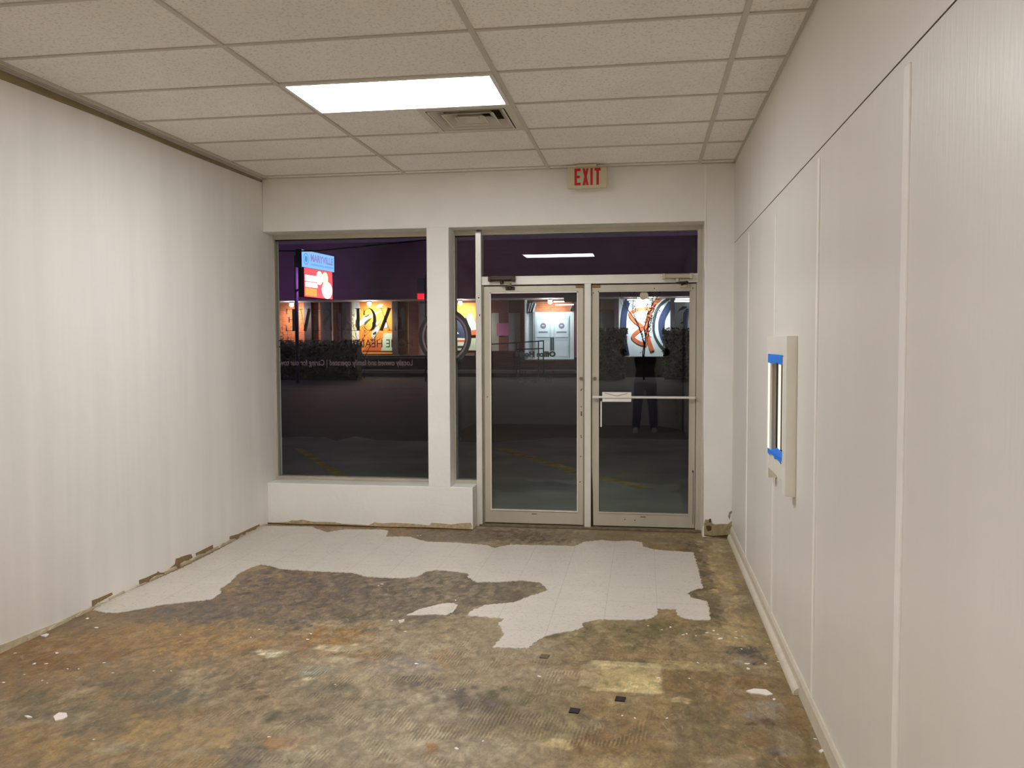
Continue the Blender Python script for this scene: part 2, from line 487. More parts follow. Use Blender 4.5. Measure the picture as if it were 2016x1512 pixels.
# stains: centre x, y, half-width, half-depth, colour of the stain, strength, square-cornered
STAINS = [
(0.122, -1.86, 0.619, 0.517, (108, 94, 84), 0.95, 0),
(1.032, -1.745, 0.584, 0.439, (110, 98, 82), 0.9, 0),
(-0.347, -2.335, 0.396, 0.238, (108, 94, 84), 0.85, 0),
(0.775, -2.266, 0.387, 0.273, (112, 101, 84), 0.8, 0),
(-0.542, -2.515, 0.267, 0.12, (104, 93, 80), 0.8, 0),
(0.0, -2.387, 0.269, 0.178, (108, 98, 84), 0.5, 0),
(1.273, -0.148, 1.085, 0.201, (106, 90, 70), 0.9, 0),
(0.525, -0.273, 0.459, 0.162, (118, 100, 78), 0.9, 0),
(2.107, -0.089, 0.66, 0.165, (134, 116, 86), 0.8, 0),
(2.62, -1.103, 0.075, 0.967, (92, 78, 54), 0.8, 0),
(2.609, -1.857, 0.091, 0.283, (100, 84, 56), 0.8, 0),
(2.397, -2.309, 0.336, 0.17, (112, 100, 64), 0.8, 0),
(1.983, -2.493, 0.3, 0.159, (116, 104, 70), 0.7, 0),
(2.745, -1.502, 0.069, 1.053, (176, 152, 104), 0.6, 0),
(2.809, -0.199, 0.159, 0.244, (176, 162, 128), 0.6, 0),
(2.7, -2.303, 0.111, 0.219, (172, 150, 104), 0.6, 0),
(-0.83, -3.157, 0.339, 0.26, (128, 94, 52), 0.7, 0),
(-0.402, -2.886, 0.409, 0.247, (148, 116, 72), 0.8, 0),
(-0.044, -2.904, 0.242, 0.171, (152, 120, 78), 0.7, 0),
(0.332, -2.85, 0.215, 0.159, (150, 116, 72), 0.5, 0),
(0.339, -3.328, 0.216, 0.16, (112, 98, 76), 0.7, 0),
(-0.178, -3.466, 0.237, 0.131, (112, 98, 74), 0.7, 0),
(-0.447, -3.731, 0.247, 0.124, (112, 100, 70), 0.75, 0),
(0.12, -3.703, 0.265, 0.076, (118, 98, 70), 0.6, 0),
(-0.167, -4.028, 0.245, 0.135, (150, 122, 78), 0.75, 0),
(0.168, -3.889, 0.251, 0.128, (158, 130, 86), 0.7, 0),
(0.453, -3.916, 0.143, 0.107, (164, 136, 88), 0.6, 0),
(-0.05, -3.878, 0.127, 0.069, (104, 94, 74), 0.7, 0),
(0.414, -4.114, 0.252, 0.073, (148, 120, 74), 0.6, 0),
(0.677, -4.013, 0.118, 0.1, (104, 94, 80), 0.8, 0),
(0.799, -3.911, 0.081, 0.073, (152, 120, 78), 0.7, 0),
(0.905, -4.008, 0.156, 0.092, (160, 146, 118), 0.6, 0),
(0.104, -3.554, 0.138, 0.093, (100, 96, 80), 0.6, 0),
(0.145, -4.03, 0.121, 0.063, (150, 140, 112), 0.5, 0),
(0.544, -2.663, 0.194, 0.14, (150, 118, 72), 0.75, 0),
(0.756, -2.939, 0.156, 0.123, (148, 118, 80), 0.6, 0),
(0.335, -2.989, 0.078, 0.047, (204, 192, 160), 0.9, 0),
(0.667, -2.845, 0.133, 0.05, (188, 170, 136), 0.7, 0),
(0.665, -3.025, 0.115, 0.066, (178, 164, 136), 0.7, 0),
(0.632, -3.273, 0.043, 0.023, (196, 184, 152), 0.9, 0),
(0.627, -3.165, 0.111, 0.062, (150, 146, 128), 0.7, 0),
(1.028, -3.039, 0.175, 0.103, (146, 134, 122), 0.75, 0),
(1.106, -3.221, 0.144, 0.076, (106, 94, 88), 0.8, 0),
(1.361, -3.359, 0.114, 0.098, (98, 88, 82), 0.85, 0),
(1.468, -3.424, 0.134, 0.115, (104, 92, 80), 0.7, 0),
(1.031, -3.558, 0.048, 0.089, (90, 82, 60), 0.9, 0),
(0.756, -3.363, 0.141, 0.067, (112, 106, 86), 0.7, 0),
(0.692, -3.67, 0.13, 0.075, (106, 98, 78), 0.7, 0),
(1.097, -3.822, 0.082, 0.093, (104, 98, 76), 0.7, 0),
(1.191, -3.582, 0.238, 0.242, (170, 156, 130), 0.6, 0),
(1.409, -3.836, 0.26, 0.166, (170, 156, 128), 0.6, 0),
(1.044, -3.755, 0.187, 0.177, (166, 150, 120), 0.5, 0),
(1.387, -3.88, 0.036, 0.065, (152, 118, 74), 0.85, 0),
(0.506, -3.514, 0.027, 0.031, (76, 62, 44), 0.9, 0),
(0.511, -3.658, 0.013, 0.024, (76, 62, 44), 0.9, 0),
(1.231, -2.907, 0.077, 0.095, (156, 128, 92), 0.6, 0),
(1.556, -2.977, 0.1, 0.065, (138, 108, 76), 0.65, 0),
(1.716, -3.038, 0.195, 0.075, (178, 160, 130), 0.5, 0),
(1.19, -2.484, 0.253, 0.164, (136, 120, 90), 0.5, 0),
(1.478, -3.102, 0.291, 0.123, (150, 134, 104), 0.5, 0),
(1.635, -3.319, 0.114, 0.077, (106, 98, 66), 0.7, 0),
(1.823, -3.443, 0.088, 0.203, (118, 104, 76), 0.55, 0),
(1.876, -3.636, 0.124, 0.137, (164, 150, 110), 0.5, 0),
(2.156, -3.031, 0.149, 0.167, (204, 184, 132), 0.85, 1),
(1.962, -3.031, 0.048, 0.137, (206, 186, 140), 0.6, 1),
(2.428, -2.837, 0.187, 0.054, (176, 156, 108), 0.7, 1),
(2.453, -3.051, 0.146, 0.146, (126, 102, 64), 0.8, 1),
(2.128, -2.867, 0.175, 0.034, (214, 198, 148), 0.8, 1),
(2.136, -3.19, 0.153, 0.023, (210, 192, 142), 0.7, 1),
(1.908, -3.761, 0.15, 0.042, (206, 186, 134), 0.75, 0),
(1.864, -3.732, 0.081, 0.078, (190, 172, 126), 0.5, 0),
(2.069, -3.762, 0.159, 0.143, (132, 106, 68), 0.75, 0),
(2.208, -3.653, 0.183, 0.16, (140, 114, 74), 0.6, 0),
(2.112, -3.863, 0.115, 0.047, (190, 170, 116), 0.5, 0),
(2.386, -3.255, 0.068, 0.028, (204, 184, 136), 0.8, 0),
(2.478, -3.381, 0.104, 0.103, (92, 84, 58), 0.8, 0),
(2.488, -3.374, 0.152, 0.175, (130, 112, 74), 0.5, 0),
(2.494, -3.592, 0.143, 0.118, (120, 106, 74), 0.6, 0),
(2.364, -3.784, 0.136, 0.09, (128, 110, 72), 0.5, 0),
(2.162, -3.374, 0.154, 0.125, (156, 130, 84), 0.6, 0),
(2.749, -2.6, 0.099, 0.089, (80, 70, 64), 0.9, 0),
(2.785, -2.716, 0.056, 0.07, (72, 60, 58), 0.9, 0),
(2.695, -2.743, 0.066, 0.056, (150, 136, 112), 0.6, 0),
(2.704, -2.986, 0.166, 0.099, (124, 98, 58), 0.8, 0),
(2.766, -3.288, 0.075, 0.085, (146, 136, 122), 0.85, 0),
(2.722, -3.382, 0.051, 0.041, (140, 128, 112), 0.8, 0),
(2.766, -3.439, 0.072, 0.044, (100, 80, 50), 0.8, 0),
(2.76, -3.678, 0.063, 0.043, (136, 128, 116), 0.85, 0),
(2.719, -3.692, 0.02, 0.034, (84, 76, 58), 0.8, 0),
(2.674, -3.589, 0.061, 0.091, (130, 100, 60), 0.7, 0),
(2.865, -3.39, 0.064, 0.2, (132, 104, 58), 0.7, 0),
(2.784, -3.763, 0.096, 0.065, (128, 96, 48), 0.7, 0),
(2.698, -3.777, 0.058, 0.049, (96, 80, 56), 0.6, 0),
(2.585, -3.259, 0.089, 0.131, (132, 104, 66), 0.6, 0),
(2.845, -3.627, 0.048, 0.132, (116, 100, 60), 0.7, 0),
(2.868, -3.051, 0.07, 0.108, (126, 104, 58), 0.7, 0),
(2.861, -2.308, 0.082, 0.334, (150, 130, 86), 0.5, 0)]
build_floor()

# ------------------------------------------------------------------ ceiling: tiles in a metal grid
def tile_material():
    m = mat('speckled_ceiling_tile', (238, 233, 226), 0.95, var=0.05, scale=1.2)
    t = m.node_tree; b = t.nodes['Principled BSDF']
    old = b.inputs['Base Color'].links[0].from_socket
    co = t.nodes.new('ShaderNodeTexCoord')
    n = t.nodes.new('ShaderNodeTexNoise'); n.inputs['Scale'].default_value = 75; n.inputs['Detail'].default_value = 3
    t.links.new(co.outputs['Object'], n.inputs['Vector'])
    r = t.nodes.new('ShaderNodeValToRGB')
    r.color_ramp.elements[0].position = .34; r.color_ramp.elements[0].color = (.80, .79, .77, 1)
    r.color_ramp.elements[1].position = .46; r.color_ramp.elements[1].color = (1, 1, 1, 1)
    t.links.new(n.outputs['Fac'], r.inputs[0])
    mx = t.nodes.new('ShaderNodeMix'); mx.data_type = 'RGBA'; mx.blend_type = 'MULTIPLY'; mx.inputs[0].default_value = 1
    t.links.new(old, mx.inputs[6]); t.links.new(r.outputs[0], mx.inputs[7])
    t.links.new(mx.outputs[2], b.inputs['Base Color'])
    return m
M_tile = tile_material()
GX = [-1.008 + 1.2192 * i for i in range(4)]          # main runners
GY = [-0.1228 - 0.6096 * i for i in range(15)]        # cross tees
LIGHT_CELLS = [(1, 3), (1, 10)]                       # column, row of the light fittings
VENT_CELL = (1, 2)
xs = [XL + .02] + GX + [XR]
ys = [0.0] + GY + [YB]
cm = MB()
for i in range(len(xs) - 1):
    for j in range(len(ys) - 1):
        if (i - 1, j - 1) in LIGHT_CELLS: continue
        a, b_ = xs[i], xs[i + 1]
        if (i - 1, j - 1) == VENT_CELL: b_ = xs[i + 1] - .60     # half of the tile gives way to the vent
        cm.box(a, b_, ys[j + 1], ys[j], H + .004, H + .02)
ceil = struct(cm.build('ceiling', M_tile))
g = MB()
for x in GX: g.box(x - .0135, x + .0135, YB, 0, H - .003, H + .004)
for y in GY: g.box(XL + .02, XR, y - .012, y + .012, H - .0025, H + .0035)
g.build('grid', M_tbar, ceil)
g = MB()
g.box(XL + .018, XL + .042, YB, 0, H - .002, H + .006)          # wall angles
g.box(XR - .018, XR, YB, 0, H - .002, H + .004)
g.box(XL + .02, XR, -.03, 0, H - .002, H + .004)
g.build('wall_angle', M_tbar, ceil)
MB().box(XL - .3, XR + .3, YB - .3, .4, H + .25, H + .3).build('plenum_light_block', M_dark, ceil)  # unseen black slab added above the tiles to block light
MB().box(XL - .005, XL + .02, YB, 0, H + .03, H + .04).build('painted_gap_shade', M_dark, ceil)  # dark strip painted in for the shade of the wall gap

# ------------------------------------------------------------------ walls
wl = MB().box(XL - .12, XL, YB - .2, .32, -.1, H + .25)
wall_left = struct(wl.build('wall_left', M_wall))
MB().prism([(-8.7, 2.982), (-8.7, 3.026), (0, 3.026), (0, 3.004), (-1.2, 2.99), (-2.2, 2.992), (-3.2, 2.975)], 'x', XL, XL + .0015).build('bare_top_strip', M_strip_tan, wall_left)
for k, pl in enumerate([[(-2.439, 0.051), (-2.3778, 0.0464), (-2.247, 0.0429), (-2.2362, 0.0276), (-2.4153, 0.0181), (-2.4409, 0.0074)], [(-1.9542, 0.04), (-1.8789, 0.0342), (-1.7447, 0.0324), (-1.7329, 0.0397), (-1.7105, 0.0231), (-1.6526, 0.0086), (-1.5187, 0.0336), (-1.5048, 0.0696), (-1.4602, 0.0623), (-1.4424, 0.0647), (-1.3658, 0.0593), (-1.3007, 0.0514), (-1.2808, 0.0209), (-1.4703, 0.003), (-1.6528, 0.0047), (-1.9495, 0.0006)], [(-1.2343, 0.0405), (-1.1103, 0.0416), (-0.9813, 0.0442), (-0.977, 0.009), (-1.2222, 0.006)], [(-0.7076, 0.0481), (-0.5629, 0.0339), (-0.3243, 0.0336), (-0.1733, 0.0321), (-0.1635, 0.0018), (-0.4298, 0.0006), (-0.7095, 0.0023)]]):
    MB().prism(pl, 'x', XL, XL + .003).build('torn_paper_patch', M_brown, wall_left)
MB().prism([(-3.1823, 0.0432), (-2.9609, 0.0314), (-2.7589, 0.0206), (-2.4442, 0.0191), (-2.441, 0.0), (-3.1848, 0.0)], 'x', XL, XL + .006).build('adhesive_strip', M_cream, wall_left)
mb = MB()
yy = -3.0
r2 = random.Random(3)
while yy < -.02:                                     # broken pale crumbs of the old cove base
    l = r2.uniform(.05, .22)
    mb.prism([(yy, 0), (yy + l, 0), (yy + l * .9, r2.uniform(.006, .02)), (yy + l * .4, r2.uniform(.01, .026)), (yy + .004, r2.uniform(.004, .02))], 'x', XL, XL + r2.uniform(.006, .016))
    yy += l + r2.uniform(.0, .05)
mb.build('cove_base_remains', M_cream, wall_left)

# right wall: panels with cover strips
wr = MB()
HY0, HY1, HZ0, HZ1 = -2.82, -2.345, 1.022, 1.535      # hole of the service window
for xa, xb, yb_, yf_, za_, zc_ in ((XR + .010, XR + .13, YB - .2, .32, -.1, H + .25), (XR, XR + .010, YB, 0, 0, 2.392)):
    wr.box(xa, xb, yb_, HY0, za_, zc_).box(xa, xb, HY1, yf_, za_, zc_).box(xa, xb, HY0, HY1, za_, HZ0).box(xa, xb, HY0, HY1, HZ1, zc_)
ZS = 2.392
wr.box(XR, XR + .010, YB, .0, ZS + .006, H + .2)
wall_right = wr.build('wall_right', M_panel)
struct(wall_right)
MB().box(XR + .002, XR + .0102, YB, 0, ZS, ZS + .006).build('panel_seam', M_gap, wall_right)
for n_, (y, z0) in enumerate([(-.985, .09), (-2.21, .09), (-3.37, .09), (-4.56, .09), (-5.78, .09), (-7.0, .09)]):
    wd = .020 if n_ < 1 else (.026 if n_ == 1 else (.034 if n_ == 2 else .05))
    segs = [(z0, 2.36)] if n_ != 1 else [(z0, 2.30)]
    mb = MB()
    for a, b_ in segs: mb.box(XR - .006, XR + .001, y - wd / 2, y + wd / 2, a, b_)
    o = struct(mb.build('trim_%d' % (n_ + 1), M_batten, None, bevel=.002))
bb = MB().prism([(XR, 0), (XR - .013, 0), (XR - .013, .075), (XR - .006, .092), (XR, .094)], 'y', YB, 0.0)
struct(bb.build('baseboard_right', M_base))
q = [(XR - .013, 0)] + [(XR - .013 - .024 * math.cos(a), .034 * math.sin(a)) for a in [R(d) for d in range(0, 91, 15)]]
sb = MB().prism(q, 'y', -3.13, -.01).build('trim_7', M_base)
struct(sb)

# front wall: header, pier, sill wall, right pier
wf = MB()
wf.box(XL, 2.703, 0, .32, 2.575, H + .25)
wf.box(.386, .58, 0, .32, .36, 2.58)
wf.box(XL, .775, 0, .32, 0, .366)
wall_front = struct(wf.build('wall_front', M_wallf, None, bevel=.006))
struct(MB().box(2.697, XR + .01, .004, .32, -.02, H + .25).build('wall_front_pier', M_wallf, None, bevel=.004))
box('corner_bead', M_batten, wall_front, 2.694, 2.706, -.002, .006, 2.19, 3.02)
for pl in [[(-1.0989, 0.0047), (-0.8973, 0.0219), (-0.8617, 0.0365), (-0.8146, 0.0356), (-0.7675, 0.0459), (-0.6625, 0.0299), (-0.4648, 0.0323), (-0.3955, 0.0209), (-0.223, 0.0171), (-0.1543, 0.0125), (-0.1026, 0.0407), (-0.0172, 0.0343), (0.0623, 0.0422), (0.2429, 0.0398), (0.3885, 0.0287), (0.4133, 0.0525), (0.5335, 0.0484), (0.5778, 0.0409), (0.6665, 0.0567), (0.7547, 0.0614), (0.7678, 0.0357), (0.7565, 0.0027), (0.3994, 0.0), (-0.166, 0.0), (-0.5116, 0.0), (-0.8623, 0.0004), (-1.0991, 0.0)]]:
    MB().prism(pl, 'y', -.004, .002).build('bare_plaster_patch', M_tan, wall_front)
MB().prism([(XL, 0), (.775, 0), (.775, .006), (.4, .012), (0, .006), (-.4, .012), (-.8, .006), (XL, .01)], 'y', -.007, 0).build('dark_foot_line', M_hole, wall_front)  # dark brown line along the foot of the wall
pier = bpy.data.objects['wall_front_pier']
pier.name = 'wall_right_pier'
for pl in [[(2.7093, 0.1165), (2.7188, 0.1468), (2.7398, 0.1441), (2.7623, 0.1564), (2.7723, 0.115), (2.7981, 0.1074), (2.8367, 0.1119), (2.9009, 0.1138), (2.9279, 0.1395), (2.9349, 0.0832), (2.9386, 0.0201), (2.9179, 0.0045), (2.7731, 0.0065), (2.71, 0.0162)]]:
    MB().prism(pl, 'y', -.004, .006).build('bare_plaster_patch', M_olive, pier)
for pl in [[(2.7224, 0.0935), (2.7498, 0.101), (2.7676, 0.0915), (2.7662, 0.0614), (2.7405, 0.0506), (2.7274, 0.0736)], [(2.71, 0.0212), (2.7731, 0.0132), (2.9337, 0.03), (2.9386, 0.0168), (2.9179, 0.0028), (2.7731, 0.0055), (2.71, 0.0156)], [(2.7462, 0.1476), (2.7623, 0.1564), (2.7657, 0.1281), (2.7496, 0.121)]]:
    MB().prism(pl, 'y', -.006, .0).build('broken_plaster_hole', M_hole, pier)
for pl in [[(2.9097, 0.2121), (2.9336, 0.2277), (2.9338, 0.2028), (2.9226, 0.1992), (2.9134, 0.1491), (2.9004, 0.1753)]]:
    MB().prism(pl, 'y', .0032, .005).build('grey_scuff', mat('grey_scuff', (140, 134, 124), .8, var=.2, scale=60), pier)
MB().prism([(2.697, .09), (2.704, .09), (2.703, .5), (2.70, .82), (2.697, .8)], 'y', .003, .0045).build('peeled_edge', M_tan, pier)

# back wall with a six-panel door standing open
struct(MB().box(XL - .12, XR + .13, YB - .2, YB, -.1, H + .25).build('wall_back', M_wall))
bd = empty('door_3', (2.88, -8.02, 0))
struct(bd)
dl = MB().box(-.02, .02, -.74, 0, .012, 2.03)
leaf = dl.build('leaf', M_white, None, bevel=.003)
parts = [leaf]
for (ya, yb) in ((-.64, -.41), (-.33, -.10)):
    for (za, zb) in ((.2, .82), (.95, 1.5), (1.62, 1.88)):
        for sgn in (1, -1):
            mb = MB()
            fr = .02
            for bx in ((ya, yb, za, za + fr), (ya, yb, zb - fr, zb), (ya, ya + fr, za, zb), (yb - fr, yb, za, zb)):
                mb.box(min(sgn * .02, sgn * .027), max(sgn * .02, sgn * .027), bx[0], bx[1], bx[2], bx[3])
            mb.box(min(sgn * .02, sgn * .025), max(sgn * .02, sgn * .025), ya + .045, yb - .045, za + .045, zb - .045)
            parts.append(mb.build('panel_moulding', M_white, None))
kn = MB().tube([(.02, -.67, .96), (.05, -.67, .96)], .012).ball((.07, -.67, .96), .027).tube([(-.02, -.67, .96), (-.05, -.67, .96)], .012).ball((-.07, -.67, .96), .027)
parts.append(kn.build('door_knob', M_steel, None, smooth=True))
for p_ in parts: p_.parent = bd
bd.rotation_euler = (0, 0, R(-30))

# ------------------------------------------------------------------ ceiling light fittings
def ceiling_light(i, j, label):
    x0, x1 = GX[i], GX[i + 1]; y1, y0 = GY[j - 1], GY[j]
    y1, y0 = GY[j], GY[j + 1]
    rt = empty('ceiling_light', ((x0 + x1) / 2, (y0 + y1) / 2, H), label, 'ceiling light', 'ceiling light fittings')
    a, b_, c, d = x0 + .014, x1 - .014, y0 + .0105, y1 - .0105
    fw = .022
    mb = MB()
    mb.box(a, b_, c, c + fw, H - .008, H + .02).box(a, b_, d - fw, d, H - .008, H + .02)
    mb.box(a, a + fw, c + fw, d - fw, H - .008, H + .02).box(b_ - fw, b_, c + fw, d - fw, H - .008, H + .02)
    mb.build('frame', M_white, rt)
    MB().box(a + fw, b_ - fw, c + fw, d - fw, H - .004, H + .004).build('diffuser', M_diff, rt)
    MB().box(a, b_, c, d, H + .02, H + .10).build('housing', M_white, rt)
    return rt
ceiling_light(1, 3, 'bright ceiling light panel in the tile grid in front of the air vent')
ceiling_light(1, 10, 'ceiling light panel above the photographer, seen mirrored in the glass over the doors')

# ------------------------------------------------------------------ square air vent
vx1 = GX[2] - .014; vx0 = vx1 - .585; vy0 = GY[3] + .0105; vy1 = GY[2] - .0105
vent = empty('ceiling_vent', ((vx0 + vx1) / 2, (vy0 + vy1) / 2, H), 'square white ceiling air vent of nested rings right behind the light panel', 'air vent')
vcx, vcy = (vx0 + vx1) / 2, (vy0 + vy1) / 2
def ring(mb, ro, zo, ri, zi):
    o_ = [(vcx - ro[0], vcy - ro[1], zo), (vcx + ro[0], vcy - ro[1], zo), (vcx + ro[0], vcy + ro[1], zo), (vcx - ro[0], vcy + ro[1], zo)]
    i_ = [(vcx - ri[0], vcy - ri[1], zi), (vcx + ri[0], vcy - ri[1], zi), (vcx + ri[0], vcy + ri[1], zi), (vcx - ri[0], vcy + ri[1], zi)]
    t_ = .003
    v = o_ + i_ + [(p[0], p[1], p[2] + t_) for p in o_] + [(p[0], p[1], p[2] + t_) for p in i_]
    f = []
    for k in range(4):
        l = (k + 1) % 4
        f += [(k, l, 4 + l, 4 + k), (8 + k, 12 + k, 12 + l, 8 + l), (k, 8 + k, 8 + l, l), (4 + k, 4 + l, 12 + l, 12 + k)]
    mb.add(v, f)
hx, hy = (vx1 - vx0) / 2, (vy1 - vy0) / 2
M_vent = mat('white_vent_enamel', (205, 198, 184), .45, var=.04, scale=6)
mb = MB(); ring(mb, (hx, hy), H - .002, (hx - .045, hy - .045), H - .006); mb.build('frame', M_vent, vent)
for k, ro in enumerate((.232, .158, .088)):
    mb = MB(); ring(mb, (ro, ro), H - .004, (ro - .052, ro - .052), H + .042); mb.build('cone', M_vent, vent)
    mb = MB(); ring(mb, (ro + .008, ro + .008), H - .009, (ro - .002, ro - .002), H - .007); mb.build('cone_lip', M_vent, vent)
MB().box(vcx - .040, vcx + .040, vcy - .040, vcy + .040, H + .010, H + .014).build('centre_plate', M_vent, vent)
MB().box(vx0, vx1, vy0, vy1, H + .10, H + .105).build('duct', mat('dark_grey_duct', (120, 110, 96), .9), vent)  # grey-brown plate above the cones
mb = MB()
for (a, b_, c, d) in ((vx0, vx0 + .01, vy0, vy1), (vx1 - .01, vx1, vy0, vy1), (vx0, vx1, vy0, vy0 + .01), (vx0, vx1, vy1 - .01, vy1)): mb.box(a, b_, c, d, H + .002, H + .105)
mb.build('collar', M_vent, vent)

# ------------------------------------------------------------------ exit sign
ex = empty('exit_sign', (1.757, -.13, H), 'ivory exit sign with red letters hanging from the ceiling above the doors', 'exit sign')
EX0, EX1, EZ0, EZ1 = 1.598, 1.917, 2.843, 3.006
MB().box(EX0, EX1, -.155, -.105, EZ0, EZ1).build('housing', M_exitbox, ex, bevel=.004)
MB().box(1.675, 1.835, -.17, -.09, EZ1, H - .002).build('canopy', M_exitbox, ex, bevel=.004)
def exit_letters():
    mb = MB(); y0, y1 = -.1575, -.155
    z0, z1 = EZ0 + .021, EZ1 - .008
    sw = .019
    hgt = z1 - z0; mid = (z0 + z1) / 2
    x = EX0 + .060
    mb.box(x, x + sw, y0, y1, z0, z1); mb.box(x + sw, x + .049, y0, y1, z1 - .021, z1); mb.box(x + sw, x + .049, y0, y1, z0, z0 + .021); mb.box(x + sw, x + .043, y0, y1, mid - .010, mid + .010)
    x += .064
    for (xa, xb) in ((x, x + .030), (x + .030, x)):
        mb.prism([(xa, z1), (xa + sw, z1), (xb + sw, z0), (xb, z0)], 'y', y0 + (.0006 if xa > xb else 0), y1)
    x += .063
    mb.box(x, x + sw, y0, y1, z0, z1)
    x += .033
    mb.box(x, x + .050, y0, y1, z1 - .021, z1); mb.box(x + .0155, x + .0345, y0, y1, z0, z1 - .021)
    return mb
exit_letters().build('lettering', M_red, ex)

# ------------------------------------------------------------------ shopfront windows
def frame_bars(bars, name, m, parent, bevel=.002):
    mb = MB()
    for b_ in bars: mb.box(*b_)
    return mb.build(name, m, parent, bevel)

w1 = struct(empty('window_1', (-.35, YG, .37)))
frame_bars([(XL, .392, .19, .27, .366, .397), (XL, .392, .205, .27, 2.532, 2.578), (XL, XL + .012, .20, .27, .39, 2.54), (.384, .40, .20, .27, .39, 2.54)], 'frame', M_alu, w1)
frame_bars([(XL, .392, .165, .19, .366, .376)], 'sill_lip', M_alu, w1)
box('gasket', M_gap, w1, XL + .012, .384, YG - .006, YG + .006, 2.522, 2.533)
box('pane', M_pane, w1, XL + .010, .388, YG - .003, YG + .003, .392, 2.534)

w2 = struct(empty('window_2', (.68, YG, .37)))
frame_bars([(.575, .778, .19, .27, .366, .397), (.575, .778, .205, .27, 2.532, 2.578), (.572, .586, .20, .27, .39, 2.54)], 'frame', M_alu, w2)
box('gasket', M_gap, w2, .584, .776, YG - .006, YG + .006, 2.522, 2.533)
box('pane', M_dpane, w2, .580, .782, YG - .003, YG + .003, .392, 2.534)

w3 = struct(empty('window_3', (1.74, YG, 2.17)))
frame_bars([(.82, 2.70, .205, .27, 2.532, 2.578), (2.655, 2.70, .20, .27, 2.165, 2.54)], 'frame', M_alu, w3)
frame_bars([(.82, 2.66, .185, .27, 2.158, 2.172)], 'glazing_bead', M_alub, w3)
box('pane', M_dpane, w3, .822, 2.66, YG - .003, YG + .003, 2.168, 2.536)

# posts and head of the door frame
struct(MB().box(.776, .826, .165, .285, 0.0, 2.556).build('trim_8', M_alub, None, bevel=.003))      # bright mullion
struct(MB().box(.826, 2.66, .185, .285, 2.098, 2.160).build('trim_9', M_alub, None, bevel=.003))     # door head
struct(MB().box(1.716, 1.771, .170, .285, 0.0, 2.100).build('trim_10', M_alub, None, bevel=.003))    # centre post
struct(MB().box(2.648, 2.700, .19, .285, 0.0, 2.165).build('trim_11', M_alu, None, bevel=.003))      # right jamb
struct(MB().box(.80, 2.70, .15, .33, 0.0, .018).build('trim_12', mat('worn_threshold', (120, 104, 80), .7, .2, var=.25, scale=20), None, bevel=.004))
tj = bpy.data.objects['trim_8']
MB().ball((.803, .164, 1.99), .006).build('screw_hole', M_hole, tj)
MB().box(.808, .816, .1645, .167, 1.83, 1.85).build('scratch', M_hole, tj)

# ------------------------------------------------------------------ doors
def glass_door(name, x0, x1, gx0, gx1, handed):
    rt = struct(empty(name, ((x0 + x1) / 2, YG, 0)))
    z0, z1 = .026, 2.088; gz0, gz1 = .148, 2.035
    y0, y1 = .205, .252
    st = MB()
    st.box(x0, gx0 + .004, y0, y1, z0, z1).box(gx1 - .004, x1, y0, y1, z0, z1)
    st.box(gx0, gx1, y0, y1, gz1, z1).box(gx0, gx1, y0, y1, z0, gz0 - .004)
    st.build('leaf_frame', M_alu, rt, bevel=.0025)
    bd_ = MB()
    bd_.box(gx0, gx1, .198, .206, gz0 - .012, gz0).box(gx0 - .001, gx0 + .009, .199, .206, gz0, gz1).box(gx1 - .009, gx1 + .001, .199, .206, gz0, gz1).box(gx0, gx1, .199, .206, gz1 - .009, gz1)
    bd_.build('glazing_bead', M_alub if handed == 'L' else M_alu, rt)
    box('pane', M_dpane, rt, gx0 + .001, gx1 - .001, YG - .003, YG + .003, gz0 - .004, gz1 + .004)
    box('bottom_gap', M_gap, rt, x0, x1, .212, .245, .017, .026)
    lx = (gx1 + .026) if handed == 'L' else (gx0 - .026)
    cy = MB().tube([(lx, .205, 1.292), (lx, .196, 1.292)], .016, 16).tube([(lx, .196, 1.292), (lx, .191, 1.292)], .010, 14)
    cyl = cy.build('lock_cylinder', M_steel, rt, smooth=False)
    box('key_slot', M_black, cyl, lx - .0015, lx + .0015, .1895, .1915, 1.286, 1.298)
    sw = MB().box((gx0 + gx1) / 2 - .022, (gx0 + gx1) / 2 + .022, .2035, .2055, .108, .114)
    sw.build('weep_slot', M_hole, rt)
    pv = MB().box((gx1 - .02) if handed == 'L' else (gx0 - .045), (gx1 + .045) if handed == 'L' else (gx0 + .02), .19, .207, 2.066, 2.088)
    pv.build('pivot_cover', M_rust, rt, bevel=.003)
    return rt
d1 = glass_door('door_1', .842, 1.704, .895, 1.658, 'L')
d2 = glass_door('door_2', 1.776, 2.645, 1.828, 2.600, 'R')
# groove beside each leaf
struct(MB().box(.827, .841, .205, .28, .02, 2.098).build('trim_13', M_alud))
struct(MB().box(1.705, 1.716, .205, .28, .02, 2.098).build('trim_14', M_alud))
# marks on the left leaf
mb = MB()
for (x, z) in ((1.684, 1.19), (1.688, 1.20), (1.686, 1.05), (1.684, .80), (1.686, .785), (.868, 1.13), (1.681, .62), (1.676, .4)): mb.box(x - .004, x + .004, .2042, .2055, z - .004, z + .006)
mb.box(1.682, 1.692, .2042, .2055, .97, 1.01)
mb.build('scuff_marks', M_hole, d1)
mb = MB()
for (x, z) in ((2.06, .085), (2.145, .08), (1.79, 2.02), (2.30, 2.052), (2.617, 2.05)): mb.box(x - .004, x + .004, .2042, .2055, z - .005, z + .005)
mb.build('scuff_marks', M_hole, d2)
mb = MB().prism([(1.772, .02), (1.79, .02), (1.786, .3), (1.776, .55)], 'y', .2035, .2055)
mb.build('rust_streak', M_gap, d2)
mb = MB().box(2.628, 2.632, .2035, .2055, .06, .52).box(2.622, 2.632, .2035, .2055, .50, .52)
mb.build('edge_gap', M_gap, d2)

